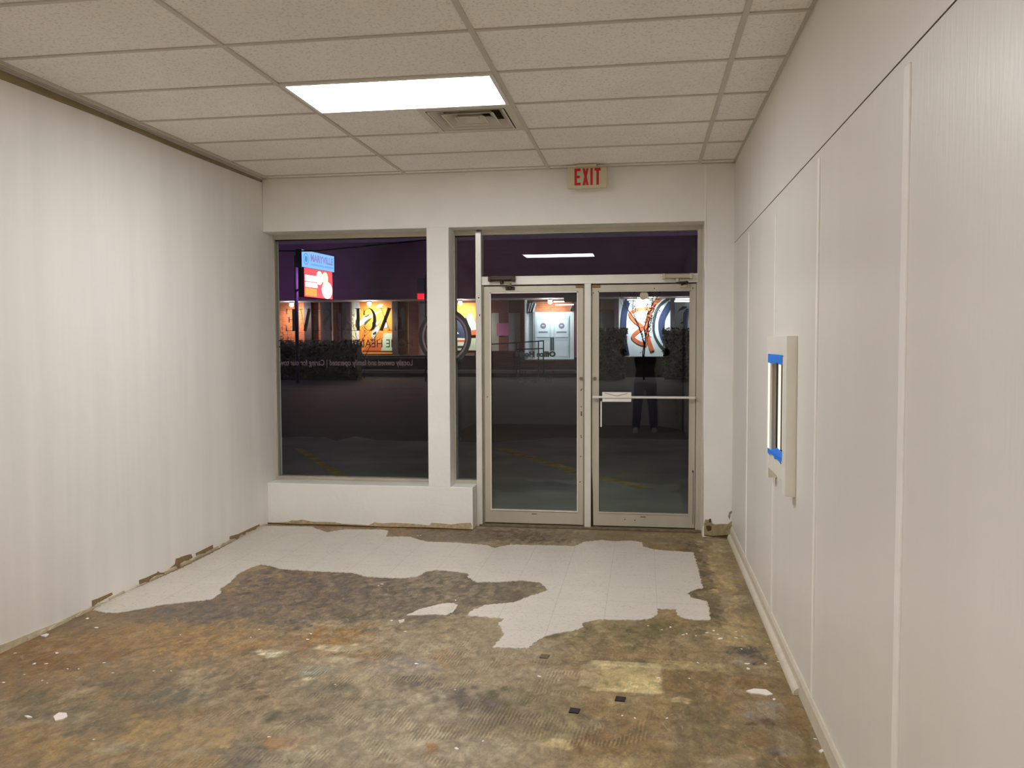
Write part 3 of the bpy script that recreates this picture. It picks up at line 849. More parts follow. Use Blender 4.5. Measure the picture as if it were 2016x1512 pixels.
# push bar with a plate
pb = MB().tube([(1.795, .205, 1.137), (1.795, .160, 1.137)], .009, 10).tube([(2.632, .205, 1.137), (2.632, .160, 1.137)], .009, 10).box(1.783, 2.644, .150, .162, 1.128, 1.147)
bar = pb.build('push_bar', M_alub, d2, bevel=.002)
pm = MB()
pm.box(1.868, 2.112, .142, .150, 1.130, 1.181); pm.box(1.868, 2.112, .148, .165, 1.098, 1.126)
plate = pm.build('push_plate', M_white, bar, bevel=.003)
pm = MB(); add_stroke(pm, smooth_path([(1.89, 1.172), (1.95, 1.158), (1.99, 1.150), (2.03, 1.158), (2.08, 1.170)], 5), .008, 'y', .1412, .1425)
pm.build('smudge', mat('grey_smudge', (176, 168, 150), .6), plate)
box('guide_rod', M_white, d2, 1.850, 1.862, .193, .2, .88, 1.10)

# door closers
def closer(rt, x0, x1, m, m2, armside):
    body = MB().box(x0, x1, .118, .186, 2.128, 2.166).build('closer_body', m, rt, bevel=.012, seg=3)
    xm = (x0 + x1) / 2
    MB().box(x0 - .006, x0 + .018, .115, .186, 2.124, 2.170).box(x1 - .018, x1 + .006, .115, .186, 2.124, 2.170).build('end_cap', m, body, bevel=.004)
    MB().tube([(xm, .150, 2.128), (xm, .150, 2.100)], .016, 12).build('spindle', m, body)
    a1 = MB().box(xm - .012, xm + .085 * armside if armside > 0 else xm + .012, .142, .158, 2.092, 2.104) if armside > 0 else MB().box(xm - .085, xm + .012, .142, .158, 2.092, 2.104)
    a1.build('closer_arm', m2, body, bevel=.002)
    ex_ = xm + armside * .075
    MB().tube([(ex_, .15, 2.098), (ex_ - armside * .04, .19, 2.078)], .007, 8).ball((ex_, .15, 2.094), .014).build('arm_joint', m2, body)
    MB().box(ex_ - .05, ex_ + .03, .188, .206, 2.055, 2.082).ball((ex_ - .01, .186, 2.068), (.022, .008, .014)).build('arm_shoe', m, body, bevel=.003)
closer(d1, .900, 1.118, M_bronze, M_steel, 1)
closer(d2, 2.372, 2.606, mat('closer_aluminium', (186, 178, 158), .4, .3, var=.06), M_bronze, 1)

# stickers on the door glass
card = box('dark_card', mat('black_green_card', (26, 32, 28), .8), None, 1.535, 1.652, YG + .0032, YG + .0042, 1.948, 2.032)
tag(card, 'dark square card stuck in the top corner of the left glass door', 'card')
dk = MB().tube([(2.214, YG - .0042, 1.995), (2.214, YG - .0032, 1.995)], .036, 28).build('round_sticker', mat('beige_paper', (196, 186, 160), .8))
tag(dk, 'round beige sticker near the top of the right glass door', 'sticker')

# ------------------------------------------------------------------ lettering on the glass (reads from the street)
def didone(ch):
    """high-contrast roman capitals on a unit height; returns (list of strokes, width)"""
    T, h = .17, .028
    hs = []           # (points, widths)
    if ch == 'E':
        hs = [([(.16, 0), (.16, 1)], T), ([(0, .985), (.56, .985)], h), ([(0, .015), (.60, .015)], h), ([(.2, .51), (.42, .51)], h),
              ([(.55, 1), (.56, .74)], [.07, .012]), ([(.585, 0), (.60, .28)], [.08, .012]), ([(.42, .64), (.42, .38)], [.05, .05])]
        return hs, .64
    if ch == 'X':
        hs = [([(.12, 1), (.60, 0)], T * 1.1), ([(.58, 1), (.12, 0)], h), ([(0, .985), (.30, .985)], h), ([(.46, .985), (.70, .985)], h), ([(0, .015), (.25, .015)], h), ([(.44, .015), (.74, .015)], h)]
        return hs, .74
    if ch == 'C':
        pts, wd = [], []
        for k in range(0, 25):
            a = R(38 + k * (284 / 24))
            pts.append((.40 + .33 * math.cos(a), .5 + .49 * math.sin(a))); wd.append(h + (T - h) * max(0, -math.cos(a)) ** 1.3)
        hs = [(pts, wd), ([(.655, .70), (.66, 1.0)], [.09, .012]), ([(.655, .22), (.66, .16)], [.03, .02])]
        return hs, .70
    if ch == 'L':
        return [([(.16, 0), (.16, 1)], T), ([(0, .985), (.34, .985)], h), ([(0, .015), (.60, .015)], h), ([(.585, 0), (.60, .30)], [.08, .012])], .62
    if ch == 'U':
        pts, wd = [(.16, 1), (.16, .34)], [T, T]
        for k in range(1, 13):
            a = math.pi + k * math.pi / 12
            pts.append((.38 + .22 * math.cos(a), .30 + .285 * math.sin(a))); wd.append(h + (T - h) * max(0, -math.cos(a)) ** 2)
        pts.append((.60, 1)); wd.append(h)
        return [(pts, wd), ([(0, .985), (.32, .985)], h), ([(.48, .985), (.72, .985)], h)], .72
    if ch == 'S':
        ps = smooth_path([(.46, .74, h), (.43, .92, h), (.28, .985, h), (.13, .90, .07), (.12, .74, .13), (.28, .56, .18), (.44, .38, .17), (.48, .20, .11), (.38, .05, .045), (.24, .015, h), (.10, .10, h), (.06, .28, h)], 6)
        return [([(p[0], p[1]) for p in ps], [p[2] for p in ps]), ([(.46, .70), (.47, 1.0)], [.012, .07]), ([(.05, .30), (.045, 0)], [.012, .07])], .56
    if ch == 'I':
        return [([(.17, 0), (.17, 1)], T), ([(0, .985), (.34, .985)], h), ([(0, .015), (.34, .015)], h)], .34
    if ch == 'V':
        return [([(.12, 1), (.38, 0)], T * 1.05), ([(.60, 1), (.39, .02)], h), ([(0, .985), (.30, .985)], h), ([(.48, .985), (.72, .985)], h)], .72

def headline(word, xa, xb, z0, z1, y):
    gl = [didone(c) for c in word]
    gap = .13
    tot = sum(g_[1] for g_ in gl) + gap * (len(gl) - 1)
    sxx = (xb - xa) / tot; hz = z1 - z0
    mb = MB(); x = 0
    for st_, wd in gl:
        for k, (pts, ww) in enumerate(st_):
            P = [(xb - (x + p[0]) * sxx, z0 + p[1] * hz) for p in pts]
            W_ = [q * sxx for q in ww] if isinstance(ww, (list, tuple)) else ww * sxx
            add_stroke(mb, P, W_, 'y', y, y + .0006 + .00005 * k)
        x += wd + gap
    return mb
YL = YG + .0036
hx0, hz0 = (-0.9936, 1.7123)
hx1, hz1 = (0.1339, 1.9121)
headline('EXCLUSIVE', hx0, hx1, hz0, hz1, YL).build('lettering', M_letter, w1)
ax0, az0 = (-1.0793, 1.5516)
ax1, az1 = (0.1913, 1.6339)
place_text('lettering', text_mesh('HOME HEALTH & HOSPICE, INC.', .1, 0), M_letter, w1, (ax0 + ax1) / 2, YL, (az0 + az1) / 2, ax1 - ax0, az1 - az0)
ax0, az0 = (-1.0775, 1.3855)
ax1, az1 = (0.1896, 1.4541)
place_text('lettering', text_mesh('Locally owned and family operated | Caring for our town', .1, 0), M_letterl, w1, (ax0 + ax1) / 2, YL, (az0 + az1) / 2, ax1 - ax0, az1 - az0)
# double ring emblem running behind the pier
rcx, rcz = (0.4862, 1.6549)
def ring_arc(r0, r1, pred):
    mb = MB(); n = 96
    for k in range(n):
        a, b_ = 2 * math.pi * k / n, 2 * math.pi * (k + 1) / n
        c = (a + b_) / 2
        if not pred(rcx + r1 * math.cos(c)): continue
        mb.prism([(rcx + r0 * math.cos(a) * .95, rcz + r0 * math.sin(a)), (rcx + r1 * math.cos(a) * .95, rcz + r1 * math.sin(a)), (rcx + r1 * math.cos(b_) * .95, rcz + r1 * math.sin(b_)), (rcx + r0 * math.cos(b_) * .95, rcz + r0 * math.sin(b_))], 'y', YL, YL + .0006)
    return mb
RO = .2500
for (win, pred) in ((w1, lambda x: x < .386), (w2, lambda x: x > .585)):
    ring_arc(RO * .865, RO, pred).build('ring_emblem', M_letter, win)
    ring_arc(RO * .795, RO * .865, pred).build('ring_emblem', M_letterl, win)
    ring_arc(RO * .755, RO * .795, pred).build('ring_emblem', M_letter, win)
# opening hours on the left door
for (body, x0, y0, x1, y1, bold) in (('Office Hours', 1014, 703, 1094, 691, .006), ('Monday - Thursday', 1016, 718, 1092, 711, 0), ('8:00 - 4:30 p.m.', 1026, 728, 1084, 721, 0), ('Friday 8:00 - 12:00', 1015, 737, 1090, 731, 0), ('800-785-4601', 1016, 754, 1088, 745, .004)):
    pass
place_text('lettering', text_mesh('Office Hours', .1, 0.006), M_letter, d1, 1.2862, YL, 1.5009, 0.3545, 0.0505)
place_text('lettering', text_mesh('Monday - Thursday', .1, 0), M_letter, d1, 1.2861, YL, 1.425, 0.3369, 0.0308)
place_text('lettering', text_mesh('8:00 - 4:30 p.m.', .1, 0), M_letter, d1, 1.2907, YL, 1.381, 0.2572, 0.0308)
place_text('lettering', text_mesh('Friday 8:00 - 12:00', .1, 0), M_letter, d1, 1.2793, YL, 1.3392, 0.3328, 0.0264)
place_text('lettering', text_mesh('800-785-4601', .1, 0.004), M_letter, d1, 1.277, YL, 1.2708, 0.3197, 0.0397)

# ------------------------------------------------------------------ service window in the right wall
sw = empty('service_window', (XR, -2.70, 1.27), 'white framed service window box projecting from the right wall', 'window')
PX = XR - .050
YN0, YN1, YF0, YF1 = -2.912, HY0, HY1, -2.268          # near casing board, far casing board
MB().box(PX, XR + .001, YN0, YN1, .868, 1.632).build('casing_board', M_trim, sw, bevel=.003)
MB().box(PX, XR + .001, YF0, YF1, .870, 1.632).build('casing_board', M_trim, sw, bevel=.003)
MB().box(PX + .002, XR + .001, YN1, YF0, HZ1, 1.632).build('head_casing', M_trim, sw, bevel=.003)
MB().box(PX + .002, XR + .001, YN1, YF0, .925, HZ0 - .006).build('apron', M_trim, sw, bevel=.003)
MB().box(PX - .003, XR + .06, YN1, YF0, HZ0 - .006, HZ0).build('sill', M_batten, sw)
M_strip = emit('glowing_track_highlight', (255, 250, 236), 1.05)  # glow added for bright highlights on the track strips, no lit room behind
box('pane', mat('grey_sash_glass', (130, 126, 116), .2, var=.05), sw, XR + .052, XR + .058, YN1, YF0, HZ0, HZ1)
jb = MB().box(PX, XR + .052, YF0 - .004, YF0 + .001, HZ0, HZ1).box(PX, XR + .052, YN1 - .001, YN1 + .004, HZ0, HZ1).box(PX, XR + .052, YN1, YF0, HZ1 - .004, HZ1)
jb.build('jamb', M_alu, sw)
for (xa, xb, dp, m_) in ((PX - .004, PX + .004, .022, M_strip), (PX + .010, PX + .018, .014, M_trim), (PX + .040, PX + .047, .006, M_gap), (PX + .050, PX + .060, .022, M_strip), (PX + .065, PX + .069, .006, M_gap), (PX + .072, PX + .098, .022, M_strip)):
    MB().box(xa, xb, YF0 - dp, YF0 - .003, HZ0, HZ1).build('track_highlight' if m_ is M_strip else 'track_rib', m_, sw)
mb = MB().prism([(YN1 + .002, HZ1 + .004), (YF0 - .002, HZ1 + .004), (YF0 - .002, HZ1 - .042), (-2.45, HZ1 - .045), (-2.6, HZ1 - .040), (-2.66, HZ1 - .034), (-2.7, HZ1 - .044), (YN1 + .002, HZ1 - .040)], 'x', PX - .0055, PX - .0043)
mb.prism([(YN1 + .002, HZ1 - .004), (YN1 + .10, HZ1 - .008), (YN1 + .14, HZ1 - .038), (YN1 + .002, HZ1 - .045)], 'x', PX - .0070, PX - .0058)
mb.build('masking_tape', M_tape, sw)['label'] = 'strip of blue masking tape across the top'
mb = MB(); n = 18
for k in range(n):
    y_a = YN1 + .004 + (YF0 - YN1 - .024) * k / n; y_b = YN1 + .004 + (YF0 - YN1 - .024) * (k + 1) / n
    f_ = lambda q: .008 + .006 * math.sin(q * 1.1) + .004 * math.sin(q * 2.3)
    mb.add([(PX + f_(k), y_a, HZ0 + .001), (PX + f_(k + 1), y_b, HZ0 + .001), (PX + .044, y_b, HZ0 + .002 + .010), (PX + .044, y_a, HZ0 + .002 + .010),
            (PX + f_(k), y_a, HZ0 + .0022), (PX + f_(k + 1), y_b, HZ0 + .0022), (PX + .044, y_b, HZ0 + .0032 + .010), (PX + .044, y_a, HZ0 + .0032 + .010)],
           [(0, 1, 2, 3), (4, 7, 6, 5), (0, 4, 5, 1), (3, 2, 6, 7)])
mb.prism([(YN1 + .004, HZ0 + .014), (YF0 - .02, HZ0 + .014), (YF0 - .02, HZ0 - .012), (-2.42, HZ0 - .016), (-2.5, HZ0 - .002), (-2.58, HZ0 - .004), (-2.62, HZ0 - .014), (-2.7, HZ0 - .003), (YN1 + .004, HZ0 - .012)], 'x', PX - .0052, PX - .004)
mb.build('masking_tape', M_tape, sw)['label'] = 'crumpled blue masking tape along the sill'

# ------------------------------------------------------------------ remains of the white vinyl tile
def vinyl_material():
    m = mat('white_vinyl_tile', (206, 198, 185), .42, var=.035, scale=4)
    t = m.node_tree; b = t.nodes['Principled BSDF']
    old = b.inputs['Base Color'].links[0].from_socket
    co = t.nodes.new('ShaderNodeTexCoord')
    br = t.nodes.new('ShaderNodeTexBrick')
    br.offset = 0.0; br.inputs['Scale'].default_value = 1.0
    br.inputs['Brick Width'].default_value = .3048; br.inputs['Row Height'].default_value = .3048; br.inputs['Mortar Size'].default_value = .0016
    br.inputs['Mortar Smooth'].default_value = .3
    mp = t.nodes.new('ShaderNodeMapping'); mp.inputs['Location'].default_value = (-1.385, .02, 0)
    t.links.new(co.outputs['Object'], mp.inputs[0]); t.links.new(mp.outputs[0], br.inputs['Vector'])
    n = t.nodes.new('ShaderNodeTexNoise'); n.inputs['Scale'].default_value = 60; n.inputs['Detail'].default_value = 4
    t.links.new(co.outputs['Object'], n.inputs['Vector'])
    r = t.nodes.new('ShaderNodeValToRGB')
    r.color_ramp.elements[0].position = .33; r.color_ramp.elements[0].color = (.80, .79, .77, 1)
    r.color_ramp.elements[1].position = .42; r.color_ramp.elements[1].color = (1, 1, 1, 1)
    t.links.new(n.outputs['Fac'], r.inputs[0])
    a = t.nodes.new('ShaderNodeMix'); a.data_type = 'RGBA'; a.blend_type = 'MULTIPLY'; a.inputs[0].default_value = 1
    t.links.new(old, a.inputs[6]); t.links.new(r.outputs[0], a.inputs[7])
    c = t.nodes.new('ShaderNodeMix'); c.data_type = 'RGBA'
    rr = t.nodes.new('ShaderNodeMath'); rr.operation = 'MULTIPLY'; rr.inputs[1].default_value = .42
    t.links.new(br.outputs['Fac'], rr.inputs[0]); t.links.new(rr.outputs[0], c.inputs[0])
    t.links.new(a.outputs[2], c.inputs[6]); c.inputs[7].default_value = lin((120, 112, 98))
    t.links.new(c.outputs[2], b.inputs['Base Color'])
    return m
M_vinyl = vinyl_material()
M_vedge = mat('chipped_vinyl_edge', (232, 228, 220), .6)
def jag(pl, amp, seed):
    """ragged broken edge along an outline"""
    r_ = random.Random(seed); out = []
    for i in range(len(pl)):
        a, b_ = pl[i], pl[(i + 1) % len(pl)]
        l = math.hypot(b_[0] - a[0], b_[1] - a[1]); n = max(1, int(l / .011))
        out.append(a)
        for k in range(1, n):
            t = k / n
            j = amp * (r_.random() - .5) * 2
            nx, ny = -(b_[1] - a[1]) / l, (b_[0] - a[0]) / l
            out.append((a[0] + (b_[0] - a[0]) * t + nx * j, a[1] + (b_[1] - a[1]) * t + ny * j))
    return out
def flat_piece(name, pl, th, m, label, cat, group=None, z=0.0):
    bm = bmesh.new()
    vs = [bm.verts.new((p[0], p[1], z + .0002)) for p in pl]
    f = bm.faces.new(vs)
    if f.normal.z < 0: f.normal_flip()
    r_ = bmesh.ops.extrude_face_region(bm, geom=[f])
    for v in [e for e in r_['geom'] if isinstance(e, bmesh.types.BMVert)]: v.co.z += th
    bmesh.ops.recalc_face_normals(bm, faces=bm.faces)
    me = bpy.data.meshes.new(name); bm.to_mesh(me); bm.free()
    o = link(name, me, [m, M_vedge] if m is M_vinyl else m)
    if m is M_vinyl:
        for p_ in me.polygons: p_.material_index = 1 if abs(p_.normal.z) < .5 else 0
    return tag(o, label, cat, group)
flat_piece('vinyl_flooring', jag([(-1.0558, -2.4756), (-1.0783, -2.2396), (-1.0683, -1.9715), (-1.0373, -1.5644), (-1.0393, -1.0537), (-1.0615, -0.6435), (-1.0843, -0.1094), (-0.6355, -0.0779), (-0.5931, -0.1402), (-0.4282, -0.2788), (-0.3176, -0.1468), (-0.0074, -0.1111), (0.0677, -0.1495), (0.1157, -0.3615), (0.3032, -0.3354), (0.5011, -0.4936), (0.7477, -0.4851), (0.9877, -0.5343), (1.0704, -0.6157), (1.1771, -0.4888), (1.3722, -0.4804), (1.6847, -0.4679), (1.7485, -0.3193), (1.8801, -0.2355), (1.9874, -0.2664), (2.1222, -0.228), (2.2051, -0.2684), (2.2128, -0.4063), (2.2994, -0.4918), (2.47, -0.5274), (2.596, -0.5508), (2.6012, -1.4839), (2.5531, -1.5248), (2.4943, -1.6248), (2.5131, -1.7146), (2.6075, -1.7674), (2.6029, -2.087), (2.5924, -2.1291), (2.5171, -2.1399), (2.4542, -2.1153), (2.4137, -2.0452), (2.4171, -1.9556), (2.3076, -1.9604), (2.3016, -2.0613), (2.2592, -2.1536), (2.173, -2.193), (2.0, -2.2011), (1.9157, -2.2468), (1.8756, -2.2922), (1.8855, -2.3555), (1.8328, -2.4261), (1.7535, -2.4746), (1.6962, -2.5224), (1.656, -2.6168), (1.62, -2.7269), (1.5514, -2.7368), (1.4362, -2.7397), (1.4428, -2.6909), (1.4662, -2.5557), (1.4331, -2.4209), (1.4039, -2.3767), (1.4197, -2.2747), (1.2994, -2.2579), (1.196, -2.2486), (1.2018, -2.1665), (1.269, -2.0357), (1.422, -1.9682), (1.4894, -1.8613), (1.612, -1.6804), (1.5606, -1.5586), (1.5414, -1.5036), (1.4101, -1.4769), (1.265, -1.5339), (1.1147, -1.5553), (1.0349, -1.4516), (1.022, -1.358), (0.9051, -1.3158), (0.7773, -1.2941), (0.7105, -1.3533), (0.6896, -1.4771), (0.587, -1.5387), (0.3452, -1.5355), (0.2408, -1.4689), (0.2185, -1.4506), (-0.1019, -1.4467), (-0.3347, -1.4295), (-0.4212, -1.3648), (-0.5255, -1.3272), (-0.5581, -1.4101), (-0.5701, -1.587), (-0.5214, -1.7912), (-0.5152, -1.9445), (-0.4677, -2.0221), (-0.4572, -2.1625), (-0.5195, -2.2106), (-0.6824, -2.2994), (-0.8062, -2.4215), (-0.8801, -2.497), (-0.9766, -2.5002)], .0075, 5), .005, M_vinyl, 'large ragged sheet of pale vinyl floor tiles left in front of the doors', 'floor tile')
flat_piece('vinyl_flooring', jag([(0.843, -2.296), (0.8906, -2.1752), (0.9998, -2.0479), (1.0663, -2.0269), (1.0999, -2.0712), (1.0996, -2.1991), (1.0743, -2.2626), (1.015, -2.2537), (0.9201, -2.2848)], .005, 6), .005, M_vinyl, 'pointed island of pale vinyl tile alone on the brown floor', 'floor tile')
flat_piece('vinyl_flooring', jag([(0.8177, -2.3852), (0.8513, -2.3567), (0.8576, -2.4062), (0.8403, -2.4352)], .003, 7), .003, M_vinyl, 'small broken crumb of vinyl tile off the tip of the pale island', 'floor tile')

# loose bits on the floor
M_chip = mat('white_paint_chip', (236, 230, 220), .6)
M_chipp = mat('pinkish_white_plaster', (238, 224, 218), .7)
for (pl, lab, m) in (
    ([(-0.2873, -3.831), (-0.2908, -3.7911), (-0.2544, -3.7908), (-0.2265, -3.822), (-0.2294, -3.8472), (-0.2517, -3.8653)], 'five-sided pinkish white plaster scrap at the lower left of the floor', M_chipp),
    ([(-0.4183, -3.8403), (-0.4009, -3.8377), (-0.3729, -3.8486), (-0.3889, -3.8559)], 'thin white plaster sliver left of the five-sided scrap', M_chip),
    ([(2.6865, -3.1212), (2.7239, -3.0928), (2.7782, -3.0934), (2.8025, -3.1439), (2.7736, -3.1593), (2.7418, -3.1472), (2.7083, -3.1464)], 'long white plaster scrap near the right baseboard', M_chip),
    ([(-1.0542, -2.923), (-1.0435, -2.8887), (-1.0238, -2.8941), (-1.0151, -2.9336)], 'white scrap lying against the left wall', M_chip),
    ([(2.8999, -3.666), (2.9138, -3.6535), (2.9206, -3.6671), (2.9064, -3.6816)], 'lone white chip close to the right baseboard near the camera', M_chip)):
    flat_piece('plaster_scrap', pl, .006, m, lab, 'plaster scrap')
proto = None
for (x, y, s, a) in [(-0.8389, -2.7493, 0.0086, 1.42), (-0.9939, -2.6112, 0.0089, 0.62), (-1.0086, -3.1705, 0.0052, 2.38), (-0.7925, -3.1391, 0.0079, 0.93), (-0.8045, -3.2887, 0.0076, 0.4), (-0.7453, -3.2801, 0.0064, 2.41), (-0.4645, -3.2254, 0.0051, 5.51), (-0.3396, -3.3399, 0.0043, 4.8), (-0.7552, -3.4199, 0.0036, 4.59), (-0.7822, -3.5235, 0.006, 1.33), (-0.6168, -3.4748, 0.0037, 3.22), (-0.5716, -3.4987, 0.003, 1.66), (-0.5939, -3.325, 0.0038, 1.04), (-0.539, -3.317, 0.0037, 0.64), (-0.0705, -3.2747, 0.0037, 1.29), (-0.1547, -3.287, 0.0043, 5.56), (0.0153, -3.9892, 0.0036, 4.97), (0.7117, -3.8639, 0.0051, 4.84), (0.4219, -2.7572, 0.0061, 4.8), (0.4041, -2.6707, 0.0055, 1.16), (0.0862, -2.6413, 0.0042, 1.86), (0.1011, -2.7717, 0.0034, 3.76), (1.0984, -3.0111, 0.0076, 4.39), (0.91, -2.5559, 0.0056, 5.13), (0.781, -2.3916, 0.0059, 5.28), (1.0628, -1.9611, 0.0055, 0.52), (1.3594, -3.2928, 0.0035, 3.64), (1.4908, -3.8493, 0.007, 4.03), (1.5822, -3.7709, 0.004, 3.04), (1.7266, -3.0823, 0.0072, 1.07), (2.1309, -3.4547, 0.0038, 2.84), (2.1852, -3.4717, 0.0043, 0.54), (2.3202, -3.4518, 0.0043, 5.61), (2.2461, -2.2687, 0.0043, 5.19), (2.3702, -2.2767, 0.0063, 3.29), (2.3214, -2.3264, 0.0042, 1.8), (2.4352, -2.3929, 0.0055, 5.45), (2.4552, -2.3736, 0.0055, 3.43), (2.503, -2.3993, 0.0041, 5.29), (2.5667, -2.341, 0.007, 5.09), (2.6053, -2.3021, 0.007, 3.05), (2.6302, -2.429, 0.0108, 2.48), (2.6228, -2.3576, 0.0055, 3.59), (2.7261, -2.3013, 0.0055, 2.59), (2.7158, -2.4006, 0.0068, 0.97), (2.7511, -2.3714, 0.0041, 1.83), (2.7314, -2.7729, 0.0088, 4.88), (2.7285, -2.8398, 0.0086, 0.26), (2.8214, -2.7597, 0.0062, 0.28), (2.8938, -2.617, 0.0051, 3.76), (2.888, -2.7229, 0.005, 1.68), (2.9017, -2.7615, 0.0038, 3.21), (2.8005, -3.1885, 0.0068, 2.83), (2.9052, -2.8008, 0.0043, 2.06), (2.9284, -3.2076, 0.0056, 5.98), (2.9073, -3.5573, 0.005, 1.17), (2.2908, -3.0184, 0.0072, 2.48), (2.4367, -3.0033, 0.0036, 1.22), (2.4897, -2.7946, 0.005, 3.8), (0.4988, -1.6826, 0.0068, 1.66), (0.4863, -1.7201, 0.005, 2.13), (1.9059, -1.017, 0.0054, 4.48), (0.3618, -0.2808, 0.0052, 1.92), (0.3821, -0.2593, 0.0053, 3.35), (1.7939, -0.9764, 0.0046, 5.43), (2.7268, -2.5683, 0.0045, 0.61), (2.9145, -2.5632, 0.0039, 0.37), (2.871, -2.472, 0.004, 1.37), (0.7882, -3.3176, 0.0035, 4.59), (-0.3041, -2.7898, 0.0042, 3.69)]:
    if proto is None:
        proto = flat_piece('paint_chip', [(-1, -.6), (.1, -1), (1, -.3), (.7, .7), (-.4, 1)], .25, M_chip, 'tiny white paint chip scattered on the bare floor', 'paint chip', 'tiny paint chips on the floor')
        o = proto
    else:
        o = proto.copy(); COL.objects.link(o)
    o.location = (x, y, 0.0003); o.rotation_euler = (0, 0, a); o.scale = (s, s * 1.6, s * .9)
M_sq = mat('black_rubber_square', (34, 26, 28), .6)
for (x, y, lab, m) in ((1.9242, -3.4394, 'nearer of the two small black rubber squares on the floor', M_sq), (2.1176, -3.2888, 'farther of the two small black rubber squares on the floor', M_sq), (1.7209, -2.8234, 'small olive grey square on the floor below the vinyl sheet', mat('olive_grey_pad', (98, 90, 66), .7))):
    s = .024
    flat_piece('rubber_pad', [(x - s, y - .022), (x + s * .8, y - .026), (x + s, y + .020), (x - s * .8, y + .026)], .004, m, lab, 'pad')

# ------------------------------------------------------------------ outside: ground
ZG = -.12
def ground():
    m = mat('dark_asphalt', (64, 62, 64), .75, var=.25, scale=.35, bump=.3, bscale=12)
    o = MB().box(-45, 45, .34, 60, ZG - .1, ZG).build('ground', m)
    struct(o)
    m2 = mat('pale_concrete_apron', (190, 200, 172), .85, var=.25, scale=.8, bump=.2)
    MB().prism([(-4.384, 7.474), (-3.94, 7.695), (-3.536, 7.66), (-3.131, 7.149), (-3.008, 7.808), (-2.528, 7.379), (-1.88, 7.226), (-1.502, 7.35), (-0.429, 7.181), (0.703, 8.096), (1.614, 8.046), (3.118, 8.073), (3.907, 8.17), (10, 0.3), (-7, 0.3)], 'z', ZG, ZG + .004).build('concrete_apron', m2, o)
    MB().box(-6, 8, .30, .62, ZG, -.005).build('door_step', m2, o)
    my = mat('faded_yellow_paint', (226, 206, 88), .8, var=.3, scale=6)
    for pl in [[(-3.399, 5.972), (-3.266, 5.989), (-1.497, 3.297), (-1.665, 3.275)], [(-0.156, 6.38), (-0.014, 6.53), (1.358, 4.278), (2.352, 2.976), (2.145, 2.948), (1.238, 4.083)]]:
        MB().prism(pl, 'z', ZG + .004, ZG + .006).build('parking_line', my, o)
    return o
ground()

# ------------------------------------------------------------------ outside: school building across the lot
FY = 36.0
bl = empty('school_building', (0, FY, 0), 'low brick building with painted murals and lit doors across the dark street', 'building')
def brick(name, a, b_, mortar, sc=1.0):
    m = bpy.data.materials.new(name); m.use_nodes = True
    t = m.node_tree; p = t.nodes['Principled BSDF']; p.inputs['Roughness'].default_value = .85
    co = t.nodes.new('ShaderNodeTexCoord'); mp = t.nodes.new('ShaderNodeMapping'); mp.inputs['Rotation'].default_value = (R(90), 0, 0)
    t.links.new(co.outputs['Object'], mp.inputs[0])
    br = t.nodes.new('ShaderNodeTexBrick'); br.inputs['Color1'].default_value = lin(a); br.inputs['Color2'].default_value = lin(b_); br.inputs['Mortar'].default_value = lin(mortar)
    br.inputs['Scale'].default_value = sc; br.inputs['Brick Width'].default_value = .3; br.inputs['Row Height'].default_value = .1; br.inputs['Mortar Size'].default_value = .008
    t.links.new(mp.outputs[0], br.inputs['Vector']); t.links.new(br.outputs['Color'], p.inputs['Base Color'])
    return m
B_or = brick('orange_brick', (196, 110, 70), (176, 92, 56), (190, 140, 104))
B_rd = brick('dark_red_brick', (120, 66, 62), (104, 54, 52), (120, 84, 78))
M_fas = mat('dark_fascia_panel', (172, 146, 176), .8, var=.12, scale=.5, stretch=(1, 1, .1))
M_sof = mat('pale_soffit', (186, 178, 166), .8)
M_col = mat('dark_painted_column', (66, 50, 58), .7)
M_orp = mat('orange_mural_paint', (226, 140, 52), .7, var=.12, scale=.7)
M_whp = mat('white_mural_paint', (222, 226, 226), .7, var=.04, scale=2)
M_nvp = mat('navy_mural_paint', (40, 54, 92), .7)
M_tlp = mat('dark_teal_mural_paint', (44, 58, 56), .7)
M_rop = mat('burnt_orange_mural_paint', (206, 100, 56), .7)
M_ltg = mat('pale_green_panel', (196, 214, 200), .7)
M_gry = mat('grey_wall_panel', (150, 150, 150), .75, var=.08, scale=2)
M_wpn = mat('white_door_enamel', (214, 224, 228), .5)
M_bei = mat('beige_wall_panel', (186, 160, 128), .8)
M_crm = mat('cream_pilaster', (222, 214, 178), .7)
M_brn = mat('brown_panel', (150, 104, 70), .75)
M_sch = mat('dull_pink_notice', (186, 110, 150), .6)
def fbox(name, m, rect, dep0, dep1, parent=None):
    X0, X1, Z0, Z1 = rect
    return box(name, m, parent or bl, X0, X1, FY - dep1, FY - dep0, Z0, Z1)
X0, X1, Z0, Z1 = (-27.5061, 25.8999, 0.7994, 3.6454)
MB().box(X0, X1, FY, FY + 6, Z0, Z1 + .1).build('wall', B_rd, bl)
X0, X1, Z0, Z1 = (-27.4044, 25.8133, 3.7973, 6.7244)
MB().prism([(FY - 2.0, Z0), (FY - 2.0, Z0 + .5), (FY - .9, Z1), (FY + 6, Z1), (FY + 6, Z0)], 'x', X0, X1).build('roof', M_fas, bl)
SOFB = Z0 - .06
MB().box(X0, X1, FY - 2.0, FY + .0, SOFB, Z0).build('soffit', M_sof, bl)
M_pl = mat('dark_plinth', (74, 64, 62), .85, var=.2, scale=1.5)
for rc in ((-26.6008, -3.6386, -0.2087, 0.9444), (-3.6389, -1.1691, -0.1739, 0.704), (-1.1691, 25.1826, -0.1312, 0.8637)):
    MB().box(rc[0], rc[1], FY - 1.6, FY + .2, ZG, rc[3]).build('plinth', M_pl, bl)
fbox('plinth_ledge', M_gry, (-12.3011, -6.8857, 0.7879, 0.8647), 1.55, 1.7)
